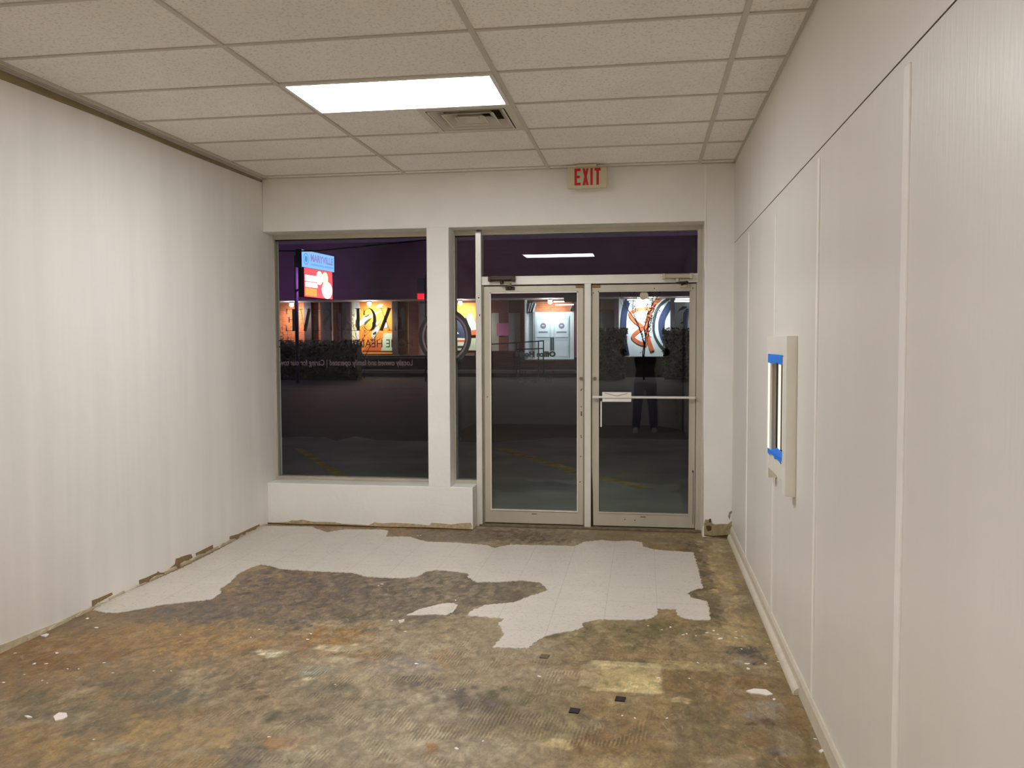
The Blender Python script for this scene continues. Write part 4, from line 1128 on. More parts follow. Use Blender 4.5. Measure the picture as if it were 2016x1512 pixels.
fbox('plinth_brick', B_rd, (-6.112, -3.6098, 0.0545, 1.162), 1.58, 1.66)
fbox('plinth_brick', B_rd, (-3.6105, -0.9293, 0.0597, 0.6833), 1.58, 1.66)
fbox('kerb', M_gry, (-12.4373, -0.7761, 0.0912, 0.2419), 2.2, 2.6)
# bays from left to right: name, material, px rect on the facade, depth range in front of the wall
fbox('brick_bay', B_or, (-20.2604, -16.2092, 0.872, 3.865), 0, 0.05)
fbox('brick_bay', B_or, (-15.981, -15.6679, 0.8696, 3.8384), 0, 0.05)
fbox('column', M_col, (-15.5426, -15.1478, 0.8206, 3.9256), 0.0, 0.35)
fbox('brick_bay', B_or, (-15.2702, -14.7606, 0.8687, 3.8294), 0, 0.05)
fbox('column', M_col, (-14.6418, -14.1095, 0.8198, 3.9144), 0.0, 0.35)
fbox('pilaster', M_crm, (-14.1986, -14.0581, 0.869, 3.7094), 0, 0.12)
fbox('brown_panel', M_brn, (-14.0846, -13.7474, 0.8676, 3.7102), 0, 0.05)
fbox('grey_panel', M_gry, (-13.7403, -13.6001, 0.8678, 3.1454), 0, 0.08)
fbox('column', M_col, (-13.4399, -12.9952, 0.8188, 3.9011), 0.0, 0.35)
fbox('pilaster', M_crm, (-13.0779, -12.8827, 0.8678, 3.7502), 0, 0.12)
fbox('window_bay', M_whp, (-12.907, -12.6282, 0.92, 3.7511), 0, 0.05)
fbox('mural_panel', M_orp, (-12.6275, -10.8282, 0.9988, 3.7663), 0, 0.05)
fbox('column', M_col, (-10.7375, -10.4373, 0.8165, 3.871), 0.0, 0.35)
fbox('beige_panel', M_bei, (-10.4985, -9.9233, 0.97, 3.776), 0, 0.05)
fbox('brick_pier', B_rd, (-9.8258, -9.3375, 0.8147, 3.8619), 0.0, 0.3)
fbox('grey_panel', M_gry, (-9.3785, -8.9162, 0.9155, 3.6327), 0, 0.05)
fbox('beige_panel', M_bei, (-8.9242, -7.8951, 0.9146, 1.8374), 0, 0.05)
fbox('mural_panel', M_orp, (-7.8816, -6.3283, 2.5914, 3.6371), 0, 0.05)
fbox('mural_panel', M_nvp, (-7.8855, -6.6246, 1.7536, 2.8539), 0, 0.06)
fbox('mural_panel', M_ltg, (-7.8942, -6.3378, 1.1757, 1.8055), 0, 0.05)
fbox('brick_bay', B_rd, (-6.2802, -3.7966, 0.8061, 3.6147), 0, 0.05)
fbox('brick_pier', B_rd, (-5.1216, -4.6492, 0.8107, 3.8595), 0.0, 0.3)
fbox('grey_panel', M_gry, (-5.69, -5.1604, 1.1202, 3.0985), 0.0, 0.08)
fbox('grey_panel', M_gry, (-4.6591, -4.0547, 1.1181, 3.089), 0.0, 0.08)
fbox('pink_notice', M_sch, (-5.222, -4.6186, 1.9242, 2.5699), 0.3, 0.33)
fbox('alcove_side', M_gry, (-3.7981, -3.3012, 0.7008, 3.5992), 0, 0.04)
fbox('alcove_frame', M_whp, (-3.7734, -3.6955, 0.7085, 3.7898), 0.0, 0.4)
fbox('alcove_frame', M_whp, (-1.4032, -1.3003, 0.701, 3.5218), 0.0, 0.1)
fbox('sidelight', M_wpn, (-3.6858, -3.4245, 0.754, 3.0811), 0.0, 0.1)
fbox('alcove_post', M_gry, (-3.3716, -3.2678, 0.7062, 3.6363), 0.0, 0.3)
fbox('alcove_header', B_or, (-3.2969, -1.4071, 3.1235, 3.6372), 0.0, 0.05)
fbox('alcove_step', M_whp, (-3.7078, -1.2097, 0.7058, 0.7565), 0.0, 0.9)
fbox('brick_pier', B_rd, (-1.2584, -0.9773, 0.7563, 3.7647), 0.0, 0.3)
fbox('column', M_col, (-0.9736, 0.0424, 0.7569, 3.7548), 0.0, 0.35)
fbox('beige_panel', M_bei, (0.0253, 0.7107, 3.2005, 3.76), 0, 0.05)
fbox('brown_rail', M_brn, (0.0278, 0.7129, 3.0973, 3.2244), 0, 0.09)
fbox('grey_panel', M_gry, (0.0275, 0.714, 0.8527, 3.1241), 0, 0.05)
fbox('column', M_col, (0.7238, 0.9502, 0.8067, 3.8406), 0.0, 0.35)
fbox('mural_panel', M_whp, (0.9412, 3.4994, 0.8508, 3.8397), 0, 0.05)
fbox('column', M_col, (3.4906, 3.6879, 0.8044, 3.808), 0.0, 0.35)
fbox('mural_panel', M_whp, (3.6982, 5.9622, 0.8481, 3.7588), 0, 0.05)
fbox('column', M_col, (5.9361, 6.1782, 0.8023, 3.7788), 0.0, 0.35)
# mural strokes, then painted reflections at the entrance
def mural(name, m, pl, d):
    MB().prism(pl, 'y', FY - d, FY - .02).build(name, m, bl)
mural('navy_arc', M_nvp, [(1.3598, 3.8387), (1.3389, 3.783), (1.2675, 3.7206), (1.232, 3.6253), (1.1963, 3.521), (1.1655, 3.4162), (1.1401, 3.3119), (1.1169, 3.2035), (1.096, 3.092), (1.0778, 2.9795), (1.0628, 2.8684), (1.0512, 2.7604), (1.0426, 2.6539), (1.0369, 2.5467), (1.0338, 2.4366), (1.033, 2.3216), (1.034, 2.2017), (1.0368, 2.0778), (1.0425, 1.9487), (1.0518, 1.8142), (1.0658, 1.6731), (1.0878, 1.5127), (1.1171, 1.335), (1.1482, 1.1607), (1.1758, 1.0108), (1.1946, 0.906), (1.4805, 0.957), (1.4615, 1.0625), (1.434, 1.2119), (1.4034, 1.3833), (1.3751, 1.5552), (1.3543, 1.7061), (1.3413, 1.8369), (1.3326, 1.9632), (1.3272, 2.0853), (1.3244, 2.2039), (1.3234, 2.3192), (1.3241, 2.4288), (1.327, 2.532), (1.3323, 2.6314), (1.3401, 2.7299), (1.3509, 2.83), (1.3647, 2.9333), (1.3817, 3.0384), (1.4012, 3.1426), (1.4227, 3.2434), (1.4453, 3.3369), (1.4723, 3.4289), (1.5048, 3.5237), (1.5383, 3.614), (1.5271, 3.7084), (1.5483, 3.7651)], 0.08)
mural('orange_ribbon', M_rop, [(2.5001, 3.3272), (2.4291, 3.3277), (2.3263, 3.3303), (2.2045, 3.3307), (2.0773, 3.324), (1.9597, 3.3053), (1.8476, 3.2741), (1.731, 3.2336), (1.619, 3.1836), (1.5218, 3.1216), (1.4504, 3.0324), (1.4419, 2.9165), (1.4827, 2.8173), (1.5424, 2.7305), (1.6075, 2.6524), (1.669, 2.5827), (1.7349, 2.5182), (1.81, 2.4589), (1.8844, 2.4065), (1.9507, 2.3608), (2.002, 2.3216), (2.0411, 2.2863), (2.0744, 2.253), (2.102, 2.2234), (2.125, 2.1978), (2.1432, 2.1782), (2.2707, 2.2985), (2.2537, 2.3169), (2.2303, 2.343), (2.1992, 2.3764), (2.1603, 2.4152), (2.1122, 2.4584), (2.0521, 2.5044), (1.9834, 2.552), (1.9135, 2.6011), (1.8495, 2.6514), (1.7957, 2.7043), (1.7402, 2.7675), (1.6815, 2.8376), (1.6357, 2.9033), (1.6145, 2.9498), (1.6128, 2.9617), (1.6353, 2.9847), (1.7022, 3.0264), (1.7969, 3.0685), (1.902, 3.105), (1.9991, 3.1324), (2.0974, 3.1481), (2.2111, 3.1539), (2.3264, 3.1536), (2.4284, 3.151), (2.5013, 3.1506)], 0.09)
mural('orange_ribbon', M_rop, [(2.8852, 3.8511), (2.8334, 3.7861), (2.7577, 3.694), (2.6696, 3.5831), (2.5818, 3.4624), (2.5068, 3.3409), (2.4465, 3.2185), (2.3934, 3.091), (2.347, 2.9617), (2.3076, 2.8351), (2.2756, 2.715), (2.2517, 2.6015), (2.2359, 2.4922), (2.227, 2.387), (2.2238, 2.285), (2.225, 2.1845), (2.2307, 2.0876), (2.2418, 1.995), (2.258, 1.9038), (2.2791, 1.8098), (2.3053, 1.7068), (2.3418, 1.5825), (2.3883, 1.4412), (2.4367, 1.3012), (2.4794, 1.1803), (2.5087, 1.0961), (2.7092, 1.1664), (2.6798, 1.2512), (2.6372, 1.3717), (2.5895, 1.5095), (2.5446, 1.6459), (2.5102, 1.763), (2.4859, 1.8588), (2.4665, 1.945), (2.4522, 2.0251), (2.4427, 2.1046), (2.4377, 2.19), (2.4366, 2.2807), (2.4394, 2.3722), (2.4472, 2.4651), (2.461, 2.5611), (2.4823, 2.6622), (2.5117, 2.7726), (2.5483, 2.8906), (2.5913, 3.0106), (2.6397, 3.1272), (2.6922, 3.2342), (2.7576, 3.3402), (2.8384, 3.4512), (2.9226, 3.5573), (2.9977, 3.6489), (3.0506, 3.7152)], 0.1)
mural('orange_ribbon', M_rop, [(2.1824, 2.4127), (2.1211, 2.3716), (2.0311, 2.3126), (1.9285, 2.2434), (1.8292, 2.1719), (1.7506, 2.1063), (1.6915, 2.0491), (1.6391, 1.9928), (1.5948, 1.9292), (1.5679, 1.8499), (1.5781, 1.757), (1.6288, 1.677), (1.7005, 1.6108), (1.783, 1.5517), (1.8677, 1.4995), (1.9476, 1.4555), (2.0301, 1.4202), (2.1177, 1.3932), (2.2, 1.3732), (2.2682, 1.3584), (2.3149, 1.3472), (2.3541, 1.5199), (2.3053, 1.5316), (2.238, 1.5462), (2.1628, 1.5645), (2.0888, 1.5872), (2.0235, 1.6152), (1.9551, 1.6531), (1.879, 1.6999), (1.8098, 1.7494), (1.7605, 1.7941), (1.7424, 1.82), (1.7428, 1.8264), (1.7503, 1.8444), (1.7752, 1.8788), (1.8171, 1.9235), (1.8678, 1.9729), (1.9368, 2.0305), (2.0292, 2.0971), (2.1288, 2.1643), (2.2184, 2.2231), (2.2805, 2.2648)], 0.085)
mural('navy_arc', M_tlp, [(3.3785, 3.7988), (3.3081, 3.7482), (3.205, 3.6775), (3.0866, 3.5916), (2.9709, 3.4957), (2.8763, 3.3945), (2.8073, 3.2866), (2.7529, 3.1712), (2.7098, 3.0528), (2.6751, 2.9362), (2.646, 2.825), (2.6228, 2.7175), (2.6074, 2.611), (2.5989, 2.507), (2.5959, 2.4063), (2.5971, 2.3092), (2.6022, 2.216), (2.6121, 2.1259), (2.6274, 2.038), (2.6488, 1.9513), (2.6769, 1.8645), (2.7132, 1.7768), (2.7571, 1.6896), (2.8058, 1.6049), (2.8571, 1.5242), (2.9092, 1.4482), (2.9674, 1.3737), (3.0323, 1.3008), (3.0958, 1.2346), (3.15, 1.1797), (3.1876, 1.1406), (3.2674, 1.2198), (3.2292, 1.2595), (3.1753, 1.3141), (3.1139, 1.3782), (3.0528, 1.4468), (2.9991, 1.5155), (2.9503, 1.5868), (2.9014, 1.6637), (2.8555, 1.7435), (2.815, 1.824), (2.7821, 1.9035), (2.7567, 1.9819), (2.7373, 2.0606), (2.7233, 2.1409), (2.7142, 2.2242), (2.7094, 2.3119), (2.7082, 2.404), (2.711, 2.4992), (2.719, 2.5967), (2.7333, 2.6958), (2.7551, 2.797), (2.7831, 2.9039), (2.8163, 3.0156), (2.8564, 3.126), (2.9054, 3.2303), (2.9646, 3.3233), (3.0476, 3.412), (3.1555, 3.5014), (3.27, 3.5844), (3.3725, 3.6549), (3.4441, 3.7063)], 0.11)
mural('navy_arc', M_nvp, [(3.4151, 3.6178), (3.3778, 3.5654), (3.3237, 3.4907), (3.2601, 3.4009), (3.1952, 3.3039), (3.1381, 3.2089), (3.089, 3.1178), (3.0416, 3.0242), (2.997, 2.9266), (2.958, 2.8255), (2.9275, 2.7225), (2.9069, 2.6208), (2.8949, 2.5206), (2.8904, 2.4205), (2.8928, 2.3202), (2.9013, 2.2184), (2.9152, 2.1137), (2.9352, 2.0058), (2.962, 1.8955), (2.9962, 1.7842), (3.0395, 1.6711), (3.0986, 1.5513), (3.1705, 1.428), (3.2436, 1.3122), (3.3068, 1.2154), (3.3497, 1.148), (3.6, 1.311), (3.5561, 1.3801), (3.4935, 1.4761), (3.4244, 1.5854), (3.3604, 1.6951), (3.3123, 1.7923), (3.2783, 1.8817), (3.2499, 1.9742), (3.2274, 2.0671), (3.2104, 2.159), (3.1985, 2.2483), (3.1914, 2.3334), (3.1893, 2.4141), (3.1927, 2.4919), (3.2019, 2.5685), (3.2173, 2.645), (3.2404, 2.7233), (3.2719, 2.8048), (3.3102, 2.8889), (3.3531, 2.9736), (3.3969, 3.0551), (3.4466, 3.1379), (3.5053, 3.2258), (3.5657, 3.3111), (3.6194, 3.3853), (3.6575, 3.439)], 0.08)
mural('navy_glyph', M_nvp, [(4.1284, 3.0243), (4.274, 3.222), (4.3719, 3.2211), (4.302, 2.6743), (4.3115, 1.1775), (4.1397, 1.1779), (4.1317, 2.4762), (3.9599, 2.5023), (4.1064, 2.601)], 0.08)
mural('navy_glyph', M_nvp, [(3.8336, 3.0266), (3.9306, 3.225), (4.1014, 3.3477), (4.2974, 3.3209), (4.2734, 3.2465), (4.1025, 3.1736), (3.9557, 3.1376)], 0.09)
mural('white_stripe', M_whp, [(-12.4886, 2.7973), (-12.3536, 3.0076), (-11.9345, 3.0884), (-11.4059, 3.2732), (-11.8476, 3.0033), (-12.1572, 2.8581), (-12.359, 2.5849), (-12.6926, 2.3967), (-12.7575, 2.503)], 0.08)
mural('dark_stripe', M_tlp, [(-12.3504, 2.9861), (-12.1959, 3.0165), (-12.0186, 3.1204), (-12.0641, 3.0048), (-12.2411, 2.9219)], 0.09)
mural('dark_stripe', M_tlp, [(-12.6786, 2.9251), (-12.6158, 2.6709), (-12.6638, 2.375), (-12.7953, 2.4605), (-12.7687, 2.799)], 0.1)
mural('dark_stripe', M_tlp, [(-12.3325, 2.6691), (-12.0662, 2.836), (-11.9338, 2.8772), (-12.1563, 2.6678), (-12.3126, 2.4998)], 0.09)
mural('white_stripe', M_whp, [(-11.902, 2.1593), (-11.6792, 2.4114), (-11.5028, 2.4946), (-11.5496, 2.2418), (-11.7288, 1.9471), (-11.8847, 1.7787), (-11.9486, 1.9482)], 0.08)
mural('dark_stripe', M_tlp, [(-11.8775, 2.0957), (-11.6785, 2.2002), (-11.6801, 2.0736), (-11.8568, 1.99)], 0.09)
mural('white_stripe', M_whp, [(-11.7211, 2.5805), (-11.5879, 2.7061), (-11.4109, 2.8522), (-11.5451, 2.6214), (-11.7004, 2.4748)], 0.08)
mural('dark_stripe', M_tlp, [(-11.8892, 2.6656), (-11.7564, 2.749), (-11.6717, 2.4954), (-11.8494, 2.3277), (-11.9383, 2.2438), (-11.8918, 2.4546)], 0.1)
mural('white_patch', M_whp, [(-11.6662, 3.4862), (-11.4895, 3.6106), (-11.2924, 3.6296), (-11.3599, 3.4621), (-11.6232, 3.4226)], 0.08)
mural('white_patch', M_ltg, [(-11.2852, 2.3667), (-11.1486, 2.8291), (-11.0651, 2.4917), (-11.1102, 2.3657)], 0.08)
mural('white_patch', M_ltg, [(-11.2884, 2.0927), (-10.8293, 2.0903), (-10.8396, 1.1629), (-11.4308, 1.1641)], 0.08)
mural('rust_patch', M_rop, [(-12.4452, 1.1662), (-11.8659, 1.6518), (-11.3843, 1.5232), (-11.4324, 1.1641)], 0.075)
mural('white_patch', M_whp, [(-12.894, 3.7308), (-12.6291, 3.728), (-12.5453, 3.3893), (-12.6391, 2.9675), (-12.8839, 2.8426)], 0.085)
mural('pale_glyph', M_whp, [(-7.5652, 2.6052), (-7.4285, 2.6042), (-7.4188, 2.2162), (-7.2708, 2.0699), (-7.2712, 2.0214), (-7.3705, 2.0219), (-7.3999, 1.3907), (-7.5741, 1.3912)], 0.1)
mural('pale_wedge', M_whp, [(-6.844, 2.8902), (-6.6943, 3.1063), (-6.571, 3.0811), (-6.4247, 2.7902), (-6.3284, 2.4032), (-6.3294, 2.2341), (-6.5764, 2.2114), (-6.7228, 2.5025)], 0.1)
mural('rust_patch', M_rop, [(-6.9248, 2.2135), (-6.5783, 2.2357), (-6.3066, 2.2583), (-6.3083, 1.9682), (-6.5799, 1.9696), (-6.9015, 1.9954)], 0.09)
mural('pale_band', M_whp, [(-7.5686, 1.8286), (-6.8985, 1.8014), (-6.901, 1.4136), (-7.5716, 1.4156)], 0.11)
mural('rust_patch', M_rop, [(-7.5173, 1.7312), (-6.8969, 1.7166), (-6.8975, 1.6318), (-7.518, 1.6341)], 0.12)
mural('orange_scallop', M_orp, [(-7.5653, 2.8964), (-7.3174, 2.8217), (-7.1195, 2.7475), (-7.0207, 2.6983), (-6.8708, 2.8907), (-6.8702, 2.9874), (-7.5646, 2.9933)], 0.09)
mural('painted_reflection', M_whp, [(-3.6025, 3.1193), (-3.4718, 3.5529), (-3.4917, 3.5589), (-3.6224, 3.1253)], 0.42)  # glass reflections beside the entrance, painted as slanted white strips
mural('painted_reflection', M_whp, [(-3.4859, 3.1183), (-3.3554, 3.5517), (-3.3753, 3.5577), (-3.5058, 3.1242)], 0.42)
mural('painted_reflection', M_whp, [(-3.3436, 3.117), (-3.2133, 3.5502), (-3.2331, 3.5562), (-3.3634, 3.1229)], 0.42)
mural('painted_reflection', M_whp, [(-1.4683, 3.1503), (-1.3662, 3.454), (-1.3856, 3.4606), (-1.4877, 3.1569)], 0.42)

# entrance doors in their lit alcove
dr = fbox('entrance_frame', M_wpn, (-3.333, -1.4117, 0.7512, 3.1253), .0, .06)
for rect_o, rect_w, rect_l, sl in (((-3.281, -2.4731, 0.7515, 2.9237), (-3.1755, -2.5504, 1.8389, 2.7172), (-3.1778, -2.552, 0.8811, 1.632), (1071, 639)), ((-2.3432, -1.5407, 0.7509, 2.9158), (-2.2648, -1.5921, 1.8346, 2.71), (-2.2661, -1.5926, 0.88, 1.6284), (1106, 639))):
    lf = fbox('entrance_door', mat('pale_blue_door', (190, 204, 208), .5), rect_o, .06, .10)
    fbox('door_window', M_wpn, rect_w, .10, .12, lf)
    fbox('door_panel', M_wpn, rect_l, .10, .115, lf)
    cxs = (rect_w[0] + rect_w[1]) / 2; czs = rect_w[2] + (rect_w[3] - rect_w[2]) * .66
    sm_ = MB().tube([(cxs, FY - .12, czs), (cxs, FY - .125, czs)], .15, 24).build('round_seal', mat('grey_violet_seal', (128, 120, 140), .6), lf)
    MB().box(cxs - .06, cxs + .06, FY - .128, FY - .125, czs - .02, czs + .03).build('seal_mark', M_wpn, sm_)
    MB().box(rect_w[0] + .08, rect_w[1] - .08, FY - .125, FY - .12, czs - .36, czs - .28).build('door_caption', mat('grey_caption', (130, 134, 146), .6), lf)
hw = MB()
for px in (-2.4996, -2.4216, 1.1652, 1.8371), (-2.3956, -2.3177, 1.165, 1.8366):
    hw.box(px[0], px[1], FY - .16, FY - .10, px[2], px[3])
hw.build('door_pull', mat('dark_green_metal', (60, 78, 78), .4, .4), dr)

# lights under the soffit
M_lamp = emit('soffit_lamp', (236, 244, 255), 160.0)
def soffit_light(px, lab, power, colr=(1.0, .86, .62), r=.10):
    X, Z = px
    sb_ = SOFB - .004; Z = min(Z, SOFB - .13)
    rt = empty('soffit_light', (X, FY - 1.1, sb_), lab, 'outdoor light', 'soffit lights of the building')
    MB().tube([(X, FY - 1.1, sb_), (X, FY - 1.1, sb_ - .07)], .12, 14).build('housing', M_white, rt)
    MB().ball((X, FY - 1.1, Z - .04), (r, r, .09)).build('bulb', M_lamp, rt, smooth=True)
    ld = bpy.data.lights.new('soffit_bulb', 'SPOT'); ld.energy = power; ld.color = colr; ld.shadow_soft_size = .12; ld.spot_size = R(135); ld.spot_blend = .7
    lo = bpy.data.objects.new('soffit_bulb', ld); COL.objects.link(lo); lo.location = (X, FY - 1.1, Z - .18); lo.rotation_euler = (R(42), 0, 0); lo.parent = rt
    lo.matrix_parent_inverse = rt.matrix_basis.inverted()
soffit_light((-15.9034, 3.6584), 'white soffit light by the sign pole, leftmost along the building', 260, (1.0, .82, .66))
soffit_light((-11.706, 3.6914), 'white soffit light over the orange striped mural', 360, (1.0, .88, .62))
soffit_light((-6.9498, 3.6393), 'white soffit light over the orange and navy mural', 330, (1.0, .88, .66))
soffit_light((-2.4011, 3.6396), 'round white soffit light above the lit entrance doors', 150, (.90, .96, 1.0))
soffit_light((2.294, 3.6858), 'soffit light over the white mural, behind the round sticker', 330, (.84, .95, 1.0))
M_tube = emit('fluorescent_tube', (235, 242, 255), 5.0)
for lab, rc in (('upper fluorescent tube over the white mural', (1.3937, 2.051, 3.5942, 3.653)), ('lower fluorescent tube over the white mural', (1.4672, 2.1485, 3.4904, 3.5418)), ('shortest fluorescent tube over the white mural', (1.5406, 2.1974, 3.4064, 3.4554)), ('upper fluorescent tube at the right end of the building', (3.6921, 4.3382, 3.6026, 3.6755)), ('lower fluorescent tube at the right end of the building', (3.6447, 4.3389, 3.4935, 3.5664)),
                ('upper fluorescent tube above the entrance doors', (-2.1926, -1.6423, 3.5455, 3.6076)), ('lower fluorescent tube above the entrance doors', (-2.0925, -1.2186, 3.3937, 3.4558))):
    tb = MB().tube([(rc[0], 34.6, (rc[2] + rc[3]) / 2), (rc[1], 34.6, (rc[2] + rc[3]) / 2)], (rc[3] - rc[2]) / 2, 10).build('fluorescent_tube', M_tube)
    tag(tb, lab, 'tube light', 'tube lights of the building')

# handrail of the ramp
hr = empty('handrail', (-3.146, 33.2, 0.953), 'dark tube handrail with posts in front of the entrance doors', 'handrail')
M_rail = mat('dark_rail_paint', (60, 56, 70), .5, .3)
def hp(x, y): return None
MB().tube([(-5.1925, 33.2, 1.4939), (-2.5089, 33.2, 1.6545)], 0.028, 8).build('rail', M_rail, hr)
MB().tube([(-3.8326, 33.2, 1.2462), (-2.5096, 33.2, 1.2915)], 0.028, 8).build('rail', M_rail, hr)
MB().tube([(-5.1178, 33.2, 1.518), (-5.1261, 33.2, -0.0977)], 0.028, 8).build('post', M_rail, hr)
MB().tube([(-3.8314, 33.2, 1.5867), (-3.8373, 33.2, -0.0942)], 0.028, 8).build('post', M_rail, hr)
MB().tube([(-3.6838, 33.2, 1.6104), (-3.6894, 33.2, -0.0938)], 0.028, 8).build('post', M_rail, hr)
MB().tube([(-2.7772, 33.2, 1.6555), (-2.781, 33.2, -0.0913)], 0.028, 8).build('post', M_rail, hr)
MB().tube([(-2.5333, 33.2, 1.6546), (-2.5366, 33.2, -0.0906)], 0.028, 8).build('post', M_rail, hr)

# ------------------------------------------------------------------ pylon sign
SGA = (-11.606, 26.0, 5.466)
SGB = (-11.333, 29.0, 5.339)
SGC = (-11.618, 26.0, 4.725)
SGD = (-11.342, 29.0, 4.691)
def sgn(u, z_, off=0.0):
    """point on the sign's face: u along its width"""
    ax, ay = SGA[0], SGA[1]; bx, by = SGB[0], SGB[1]
    dx, dy = bx - ax, by - ay; l = math.hypot(dx, dy)
    nx, ny = dy / l, -dx / l
    return (ax + dx * u + nx * off, ay + dy * u + ny * off, z_)
SL = math.hypot(SGB[0] - SGA[0], SGB[1] - SGA[1])
zt_, zb2 = (SGA[2] + SGB[2]) / 2, (SGC[2] + SGD[2]) / 2
sg = empty('pylon_sign', (SGA[0], SGA[1], ZG), 'lit pole sign with a pale blue cabinet over a red and white screen', 'sign')
def sbox(name, m, u0, u1, z0, z1, o0, o1, parent=sg, bevel=0.0):
    v = [sgn(u, z, o) for u in (u0, u1) for o in (o0, o1) for z in (z0, z1)]
    return MB().add(v, [(0, 1, 3, 2), (4, 6, 7, 5), (0, 4, 5, 1), (2, 3, 7, 6), (0, 2, 6, 4), (1, 5, 7, 3)]).build(name, m, parent, bevel)
M_cab = mat('dark_sign_cabinet', (34, 32, 52), .5)
M_blue = emit('lit_pale_blue_sign_face', (132, 186, 250), 1.35)
M_blue2 = emit('lit_sky_blue_sign_print', (96, 160, 232), 1.0)
M_pink = emit('lit_mauve_sign_print', (150, 150, 226), 1.0)
M_scr = emit('lit_red_screen', (255, 36, 42), 8.0)
M_scrb = emit('added_magenta_back_glow', (208, 122, 216), 15.0)  # added glow for the sign's unseen back, washes the building purple
M_scrw = emit('lit_white_screen', (255, 235, 240), 9.0)
M_scry = emit('lit_yellow_screen', (255, 226, 120), 5.0)
M_scro = emit('lit_orange_screen', (255, 110, 50), 3.6)
cab = sbox('cabinet', M_cab, 0, 1, zb2 - .02, zt_ + .02, -.26, -.0)
sbox('lit_face', M_blue, .01, .99, zb2, zt_, .0, .006, cab)
sbox('lit_face', M_blue, .01, .99, zb2, zt_, -.266, -.26, cab)
def sign_text(body, u0, u1, z0, z1, m, bold):
    me = text_mesh(body, .3, bold)
    xs_ = [v.co.x for v in me.vertices]; ys_ = [v.co.y for v in me.vertices]
    for v in me.vertices:
        u = u0 + (v.co.x - min(xs_)) / (max(xs_) - min(xs_)) * (u1 - u0)
        z = z0 + (v.co.y - min(ys_)) / (max(ys_) - min(ys_)) * (z1 - z0)
        v.co = Vector(sgn(u, z, .009))
    return link('lettering', me, m, cab)
hh_ = zt_ - zb2
sign_text('MARYVILLE', .26, .95, zb2 + hh_ * .40, zb2 + hh_ * .84, M_pink, .012)
sign_text('community schools', .27, .95, zb2 + hh_ * .14, zb2 + hh_ * .32, M_blue2, .006)
mb = MB()
for k in range(32):
    a, b_ = 2 * math.pi * k / 32, 2 * math.pi * (k + 1) / 32
    q = [sgn(.13 + rr * math.cos(t) / SL, zb2 + hh_ * .5 + rr * math.sin(t), .009) for (rr, t) in ((.20, a), (.235, a), (.235, b_), (.20, b_))]
    mb.add(q, [(0, 1, 2, 3)])
c0 = [sgn(.13 + .13 * math.cos(t) / SL, zb2 + hh_ * .5 + .13 * math.sin(t), .009) for t in [2 * math.pi * k / 20 for k in range(20)]]
mb.add(c0, [tuple(range(20))])
mb.build('round_emblem', M_blue2, cab)
LZ1 = (-11.459, 27.4, 4.716)[2]
LZ0 = (-11.478, 27.4, 3.515)[2]
scrn = sbox('screen', M_cab, .07, .95, LZ0 - .03, LZ1 + .03, -.24, -.02)
sbox('screen_field', M_scr, .09, .93, LZ0, LZ1, -.02, -.012, scrn)
sbox('screen_field', M_scrb, .09, .93, LZ0, LZ1, -.256, -.24, scrn)  # unseen back side, glow added to tint the fascia
lh = LZ1 - LZ0
sbox('screen_band', M_scrw, .11, .46, LZ0 + lh * .54, LZ0 + lh * .74, -.012, -.008, scrn)
sbox('screen_band', M_scrw, .11, .46, LZ0 + lh * .34, LZ0 + lh * .50, -.012, -.008, scrn)
sbox('screen_block', M_scro, .10, .44, LZ0 + lh * .04, LZ0 + lh * .30, -.012, -.009, scrn)
def sblob(name, m, u, z, ru, rz, off, parent):
    q = [sgn(u + ru * math.cos(t), z + rz * math.sin(t), off) for t in [2 * math.pi * k / 24 for k in range(24)]]
    return MB().add(q, [tuple(range(24))]).build(name, m, parent)
sblob('screen_figure', M_scrw, .53, LZ0 + lh * .70, .09, lh * .24, -.007, scrn)
sblob('screen_figure', M_scrw, .76, LZ0 + lh * .30, .16, lh * .30, -.006, scrn)
sblob('screen_figure', M_scry, .70, LZ0 + lh * .72, .09, lh * .22, -.005, scrn)
pu = .0
p1 = (-12.437, 27.4, 3.225)
MB().tube([(p1[0], p1[1], ZG), (p1[0], p1[1], zt_ - .1)], .075, 12).build('pole', M_cab, sg)
q1 = sgn(.05, LZ0 + .3, -.13)
MB().tube([(p1[0], p1[1], LZ0 + .3), q1], .05, 8).tube([(p1[0], p1[1], zb2 + .2), sgn(.05, zb2 + .2, -.13)], .05, 8).build('bracket', M_cab, sg)
# small red lit sign further right
X0, X1, Z0, Z1 = (-7.5593, -7.286, 3.4831, 3.7256)
rs = empty('lit_sign', ((X0 + X1) / 2, 29, ZG), 'small red lit sign box by the pier edge in the big window', 'sign')
box('red_face', emit('lit_red_sign', (255, 30, 50), 1.6), rs, X0, X1, 28.98, 29.1, Z0, Z1)
A0, A1, B0, B1 = (-7.5773, -7.2814, 3.8139, 4.3862)
box('blue_face', mat('dull_blue_sign', (70, 80, 120), .5), rs, A0, A1, 28.98, 29.1, B0, B1)
MB().tube([(X1 + .05, 29.05, ZG), (X1 + .05, 29.05, B1 + .2)], .04, 8).build('pole', M_cab, rs)
# overhead cable
c1 = (-13.318, 24.0, 5.168)
c2 = (-10.139, 24.0, 5.104)
MB().tube([(c1[0] - 20, 24, c1[2] + .6), (c1[0], 24, c1[2] + .02), c2, (c2[0] + 22, 24, c2[2] + .7)], .03, 6)
tag(MB().tube([(c1[0] - 12, 24, c1[2] + .5), c1, c2, (c2[0] + 10, 24, c2[2] + .75)], .03, 6).build('overhead_cable', M_cab), 'dark overhead cable crossing in front of the pole sign', 'cable')

